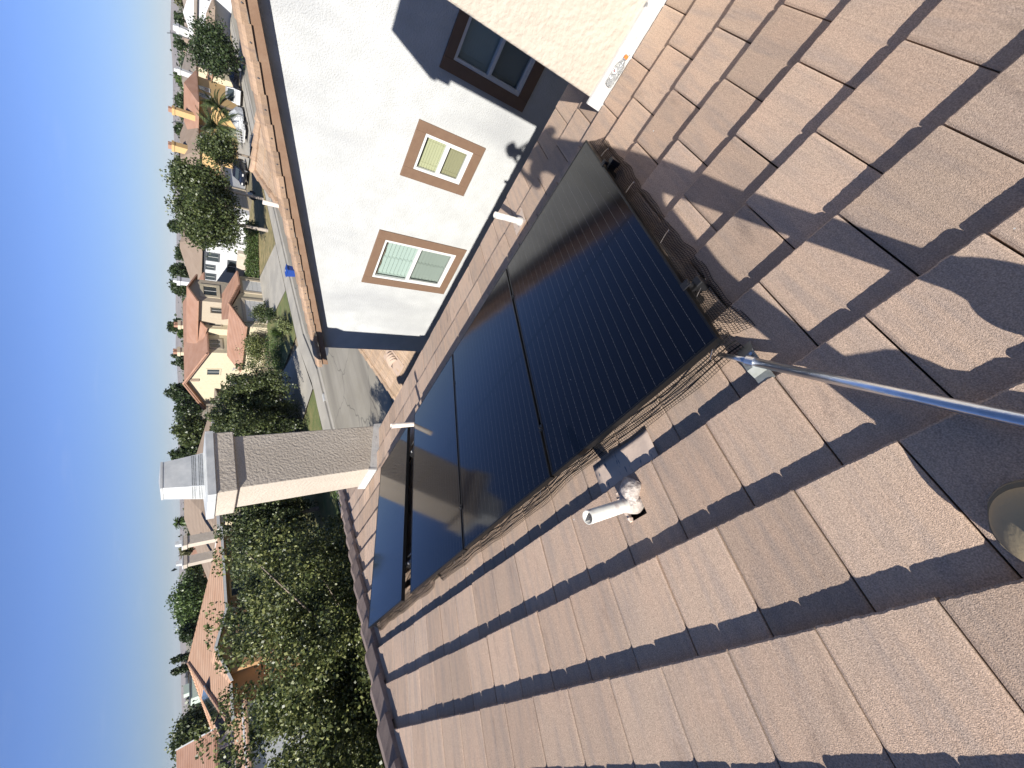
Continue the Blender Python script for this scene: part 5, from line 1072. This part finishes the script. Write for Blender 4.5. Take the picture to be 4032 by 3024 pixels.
# ================================================================ THE PHOTOGRAPHER (mostly outside the frame; the shadow is in it)
pe = empty('person', 'photographer in khaki boots, only a boot toe at the picture edge and the long shadow', 'person')
LT = Vector((cos(SAZ), -sin(SAZ), 0)); HT = Vector((sin(SAZ), cos(SAZ), 0))
def pp_(lat, t, z0): return LT*lat+HT*t+Vector((0, 0, z0-.68*t))
joints = {'pelvis': ((.14, -.22, -.80), .120), 'belly': ((.13, -.24, -.62), .120), 'chest': ((.11, -.26, -.40), .120), 'neck': ((.06, -.24, -.18), .055), 'head0': ((.05, -.24, -.08), .075), 'head1': ((.045, -.24, .03), .083),
 'rs': ((.26, -.26, -.26), .058), 're': ((.31, -.20, -.33), .042), 'rw': ((.18, -.13, -.17), .030), 'rh': ((.12, -.10, -.12), .028),
 'ls': ((-.05, -.26, -.28), .055), 'le': ((-.16, -.19, -.38), .038), 'lw': ((-.12, -.12, -.19), .028), 'lh': ((-.085, -.09, -.12), .026),
 'rp': ((.21, -.20, -.90), .092), 'rk': ((.185, -.15, -1.20), .058), 'ra': ((.175, -.17, -1.56), .040), 'lp': ((.05, -.22, -.93), .090), 'lk': ((-.12, -.24, -1.20), .058), 'la': ((-.22, -.30, -1.575), .046)}
names = list(joints); ix = {k: i for i, k in enumerate(names)}
bones = [('pelvis', 'belly'), ('belly', 'chest'), ('chest', 'neck'), ('neck', 'head0'), ('head0', 'head1'), ('chest', 'rs'), ('rs', 're'), ('re', 'rw'), ('rw', 'rh'), ('chest', 'ls'), ('ls', 'le'), ('le', 'lw'), ('lw', 'lh'), ('pelvis', 'rp'), ('rp', 'rk'), ('rk', 'ra'), ('pelvis', 'lp'), ('lp', 'lk'), ('lk', 'la')]
vv = [pp_(*joints[k][0]) for k in names]; rad = [joints[k][1] for k in names]; ed = [(ix[a], ix[b]) for a, b in bones]
for hnd, wr in (('lh', 'lw'), ('rh', 'rw')):
    h = vv[ix[hnd]]; d_ = (h-vv[ix[wr]]).normalized(); s_ = d_.cross(HT).normalized()
    for k in range(5):
        o_ = (k-1.5)*.017 if k < 4 else -.032; L_f = [.07, .08, .075, .06, .05][k]; st = h+s_*o_+d_*.02; a_ = len(vv)
        dd = (d_*.9+HT*.3).normalized() if k < 4 else (d_*.5-s_*.6+HT*.3).normalized()
        vv += [st, st+dd*L_f*.5, st+dd*L_f*.85+HT*.02]; rad += [.010, .009, .008]; ed += [(ix[hnd], a_), (a_, a_+1), (a_+1, a_+2)]
me = bpy.data.meshes.new('body'); me.from_pydata([tuple(v) for v in vv], ed, []); me.update(); ob = link(bpy.data.objects.new('body', me), pe)
sk = ob.modifiers.new('skin', 'SKIN'); ob.modifiers.new('sub', 'SUBSURF').levels = 2; ob.modifiers['sub'].render_levels = 2
for i, v in enumerate(me.skin_vertices[0].data): v.radius = (rad[i], rad[i]); v.use_root = (i == 0)
M_['khaki'] = mat('khaki', (.36, .285, .17), .75, var=(.33, .26, .155), vscale=8, bump=.2, bscale=120, bdist=.003); M_['sole'] = mat('sole', (.26, .21, .13), .7); M_['skin'] = mat('skin', (.42, .26, .19), .6); M_['shirt'] = mat('shirt', (.18, .20, .24), .9)
me.materials.append(M_['shirt'])
_n = M_['shirt'].node_tree.nodes; _l = M_['shirt'].node_tree.links; _t = _n.new('ShaderNodeTexCoord'); _x = _n.new('ShaderNodeSeparateXYZ'); _l.new(_t.outputs['Object'], _x.inputs[0])
_m = _n.new('ShaderNodeMapRange'); _m.inputs[1].default_value = -1.6; _m.inputs[2].default_value = .4; _l.new(_x.outputs[2], _m.inputs[0]); _r = _n.new('ShaderNodeValToRGB'); _r.color_ramp.interpolation = 'CONSTANT'
_r.color_ramp.elements[0].color = (.045, .05, .07, 1); _r.color_ramp.elements[1].position = .5; _r.color_ramp.elements[1].color = (.18, .20, .24, 1); _q = _r.color_ramp.elements.new(.80); _q.color = (.42, .26, .19, 1)
_l.new(_m.outputs[0], _r.inputs[0]); _l.new(_r.outputs[0], _n['Principled BSDF'].inputs['Base Color'])
# hat and boots as clothing parts
hc_ = pp_(.045, -.24, .075); q = MB()
q.tube([hc_+Vector((0, 0, .0)), hc_+Vector((0, 0, .05)), hc_+Vector((0, 0, .085))], [.10, .092, .05], 20); q.tube([hc_+Vector((0, 0, -.012)), hc_+Vector((0, 0, .004))], [.135, .11], 24); q.build('hat', M_['khaki'], pe, smooth=True)
def boot(toe, ankle, wd):
    """boot from the toe back to the heel, standing on the tiles"""
    toe = Vector(toe); ank = Vector(ankle); d_ = Vector((ank.x-toe.x, ank.y-toe.y, 0)).normalized(); sd_ = Vector((-d_.y, d_.x, 0)); ns_ = 36; seg = 24; V = []; F = []; Ls = .29
    def zr(p): return Z0 - p.x*TS + .014
    for i in range(ns_+1):
        f = (i/ns_)**1.8; wdt = wd*sqrt(max(1-(1-min(f/.26, 1))**2, .0))*(1-.25*max(0, min(1, (f-.35)/.3)))+.002; hgt = (.030+.055*sqrt(min(f/.22, 1)))*(1 if f < .32 else 1+1.35*min(1, (f-.32)/.25))
        c = toe+d_*Ls*f; zb_ = zr(c)+.022
        for j in range(seg):
            a = 2*pi*j/seg; cx_ = cos(a); sz = sin(a); V.append(tuple(c+sd_*cx_*wdt*.5+Vector((0, 0, zb_-c.z+hgt*.5+sz*hgt*.5))))
    for i in range(ns_):
        for j in range(seg): j2 = (j+1) % seg; F.append((i*seg+j, i*seg+j2, (i+1)*seg+j2, (i+1)*seg+j))
    F.append(tuple(range(seg))); F.append(tuple(ns_*seg+j for j in range(seg)))
    q = MB(); q.v = V; q.f = F; b_ = q.build('boot', M_['khaki'], pe, smooth=True)
    q = MB(); pts_ = []
    for sgn in (1, -1):
        rng = range(0, ns_+1) if sgn == 1 else range(ns_, -1, -1)
        for i in rng:
            f = (i/ns_)**1.8; wdt = (wd+.003)*sqrt(max(1-(1-min((f+.01)/.26, 1))**2, 0))*(1-.25*max(0, min(1, (f-.35)/.3))); c = toe-d_*.0015+d_*(Ls+.003)*f+sd_*sgn*wdt*.5; pts_.append(Vector((c.x, c.y, zr(c)+.024)))
    q.slab(pts_, .024); q.build('sole', M_['sole'], b_)
    q = MB(); q.tube([V[seg*2+4], tuple(ank)], [.05, .05], 12) if False else None
boot((-.243, .214, -1.48), (-.45, -.10, -1.4), .172)
boot((-.02, -.135, -1.55), (-.22, -.27, -1.4), .095)
ph = empty('phone', 'black phone held up in the photographer\'s hand', 'phone'); q = MB()
c_ = -fw*.012; ax_, ay_ = uu, rr
q.hexa([c_+ax_*.075+ay_*-.012-fw*.0, c_+ax_*.075-ay_*.084, c_-ax_*.075-ay_*.084, c_-ax_*.075-ay_*.012] + [c_+ax_*.075+ay_*-.012-fw*.009, c_+ax_*.075-ay_*.084-fw*.009, c_-ax_*.075-ay_*.084-fw*.009, c_-ax_*.075-ay_*.012-fw*.009]); q.build('case', M_['charcoal'], ph)

# ================================================================ HAZE
hz = MB(); hz.box(-4700, 4700, -4700, 4700, GZ-1, 60); ho = hz.build('haze', None); tag(ho, kind='stuff')
hm = bpy.data.materials.new('haze'); hm.use_nodes = True; n = hm.node_tree.nodes; n.clear(); pv = n.new('ShaderNodeVolumePrincipled'); pv.inputs['Density'].default_value = .00007; pv.inputs['Color'].default_value = (.78, .86, .97, 1); ou = n.new('ShaderNodeOutputMaterial'); hm.node_tree.links.new(pv.outputs[0], ou.inputs['Volume'])
ho.data.materials.clear(); ho.data.materials.append(hm)
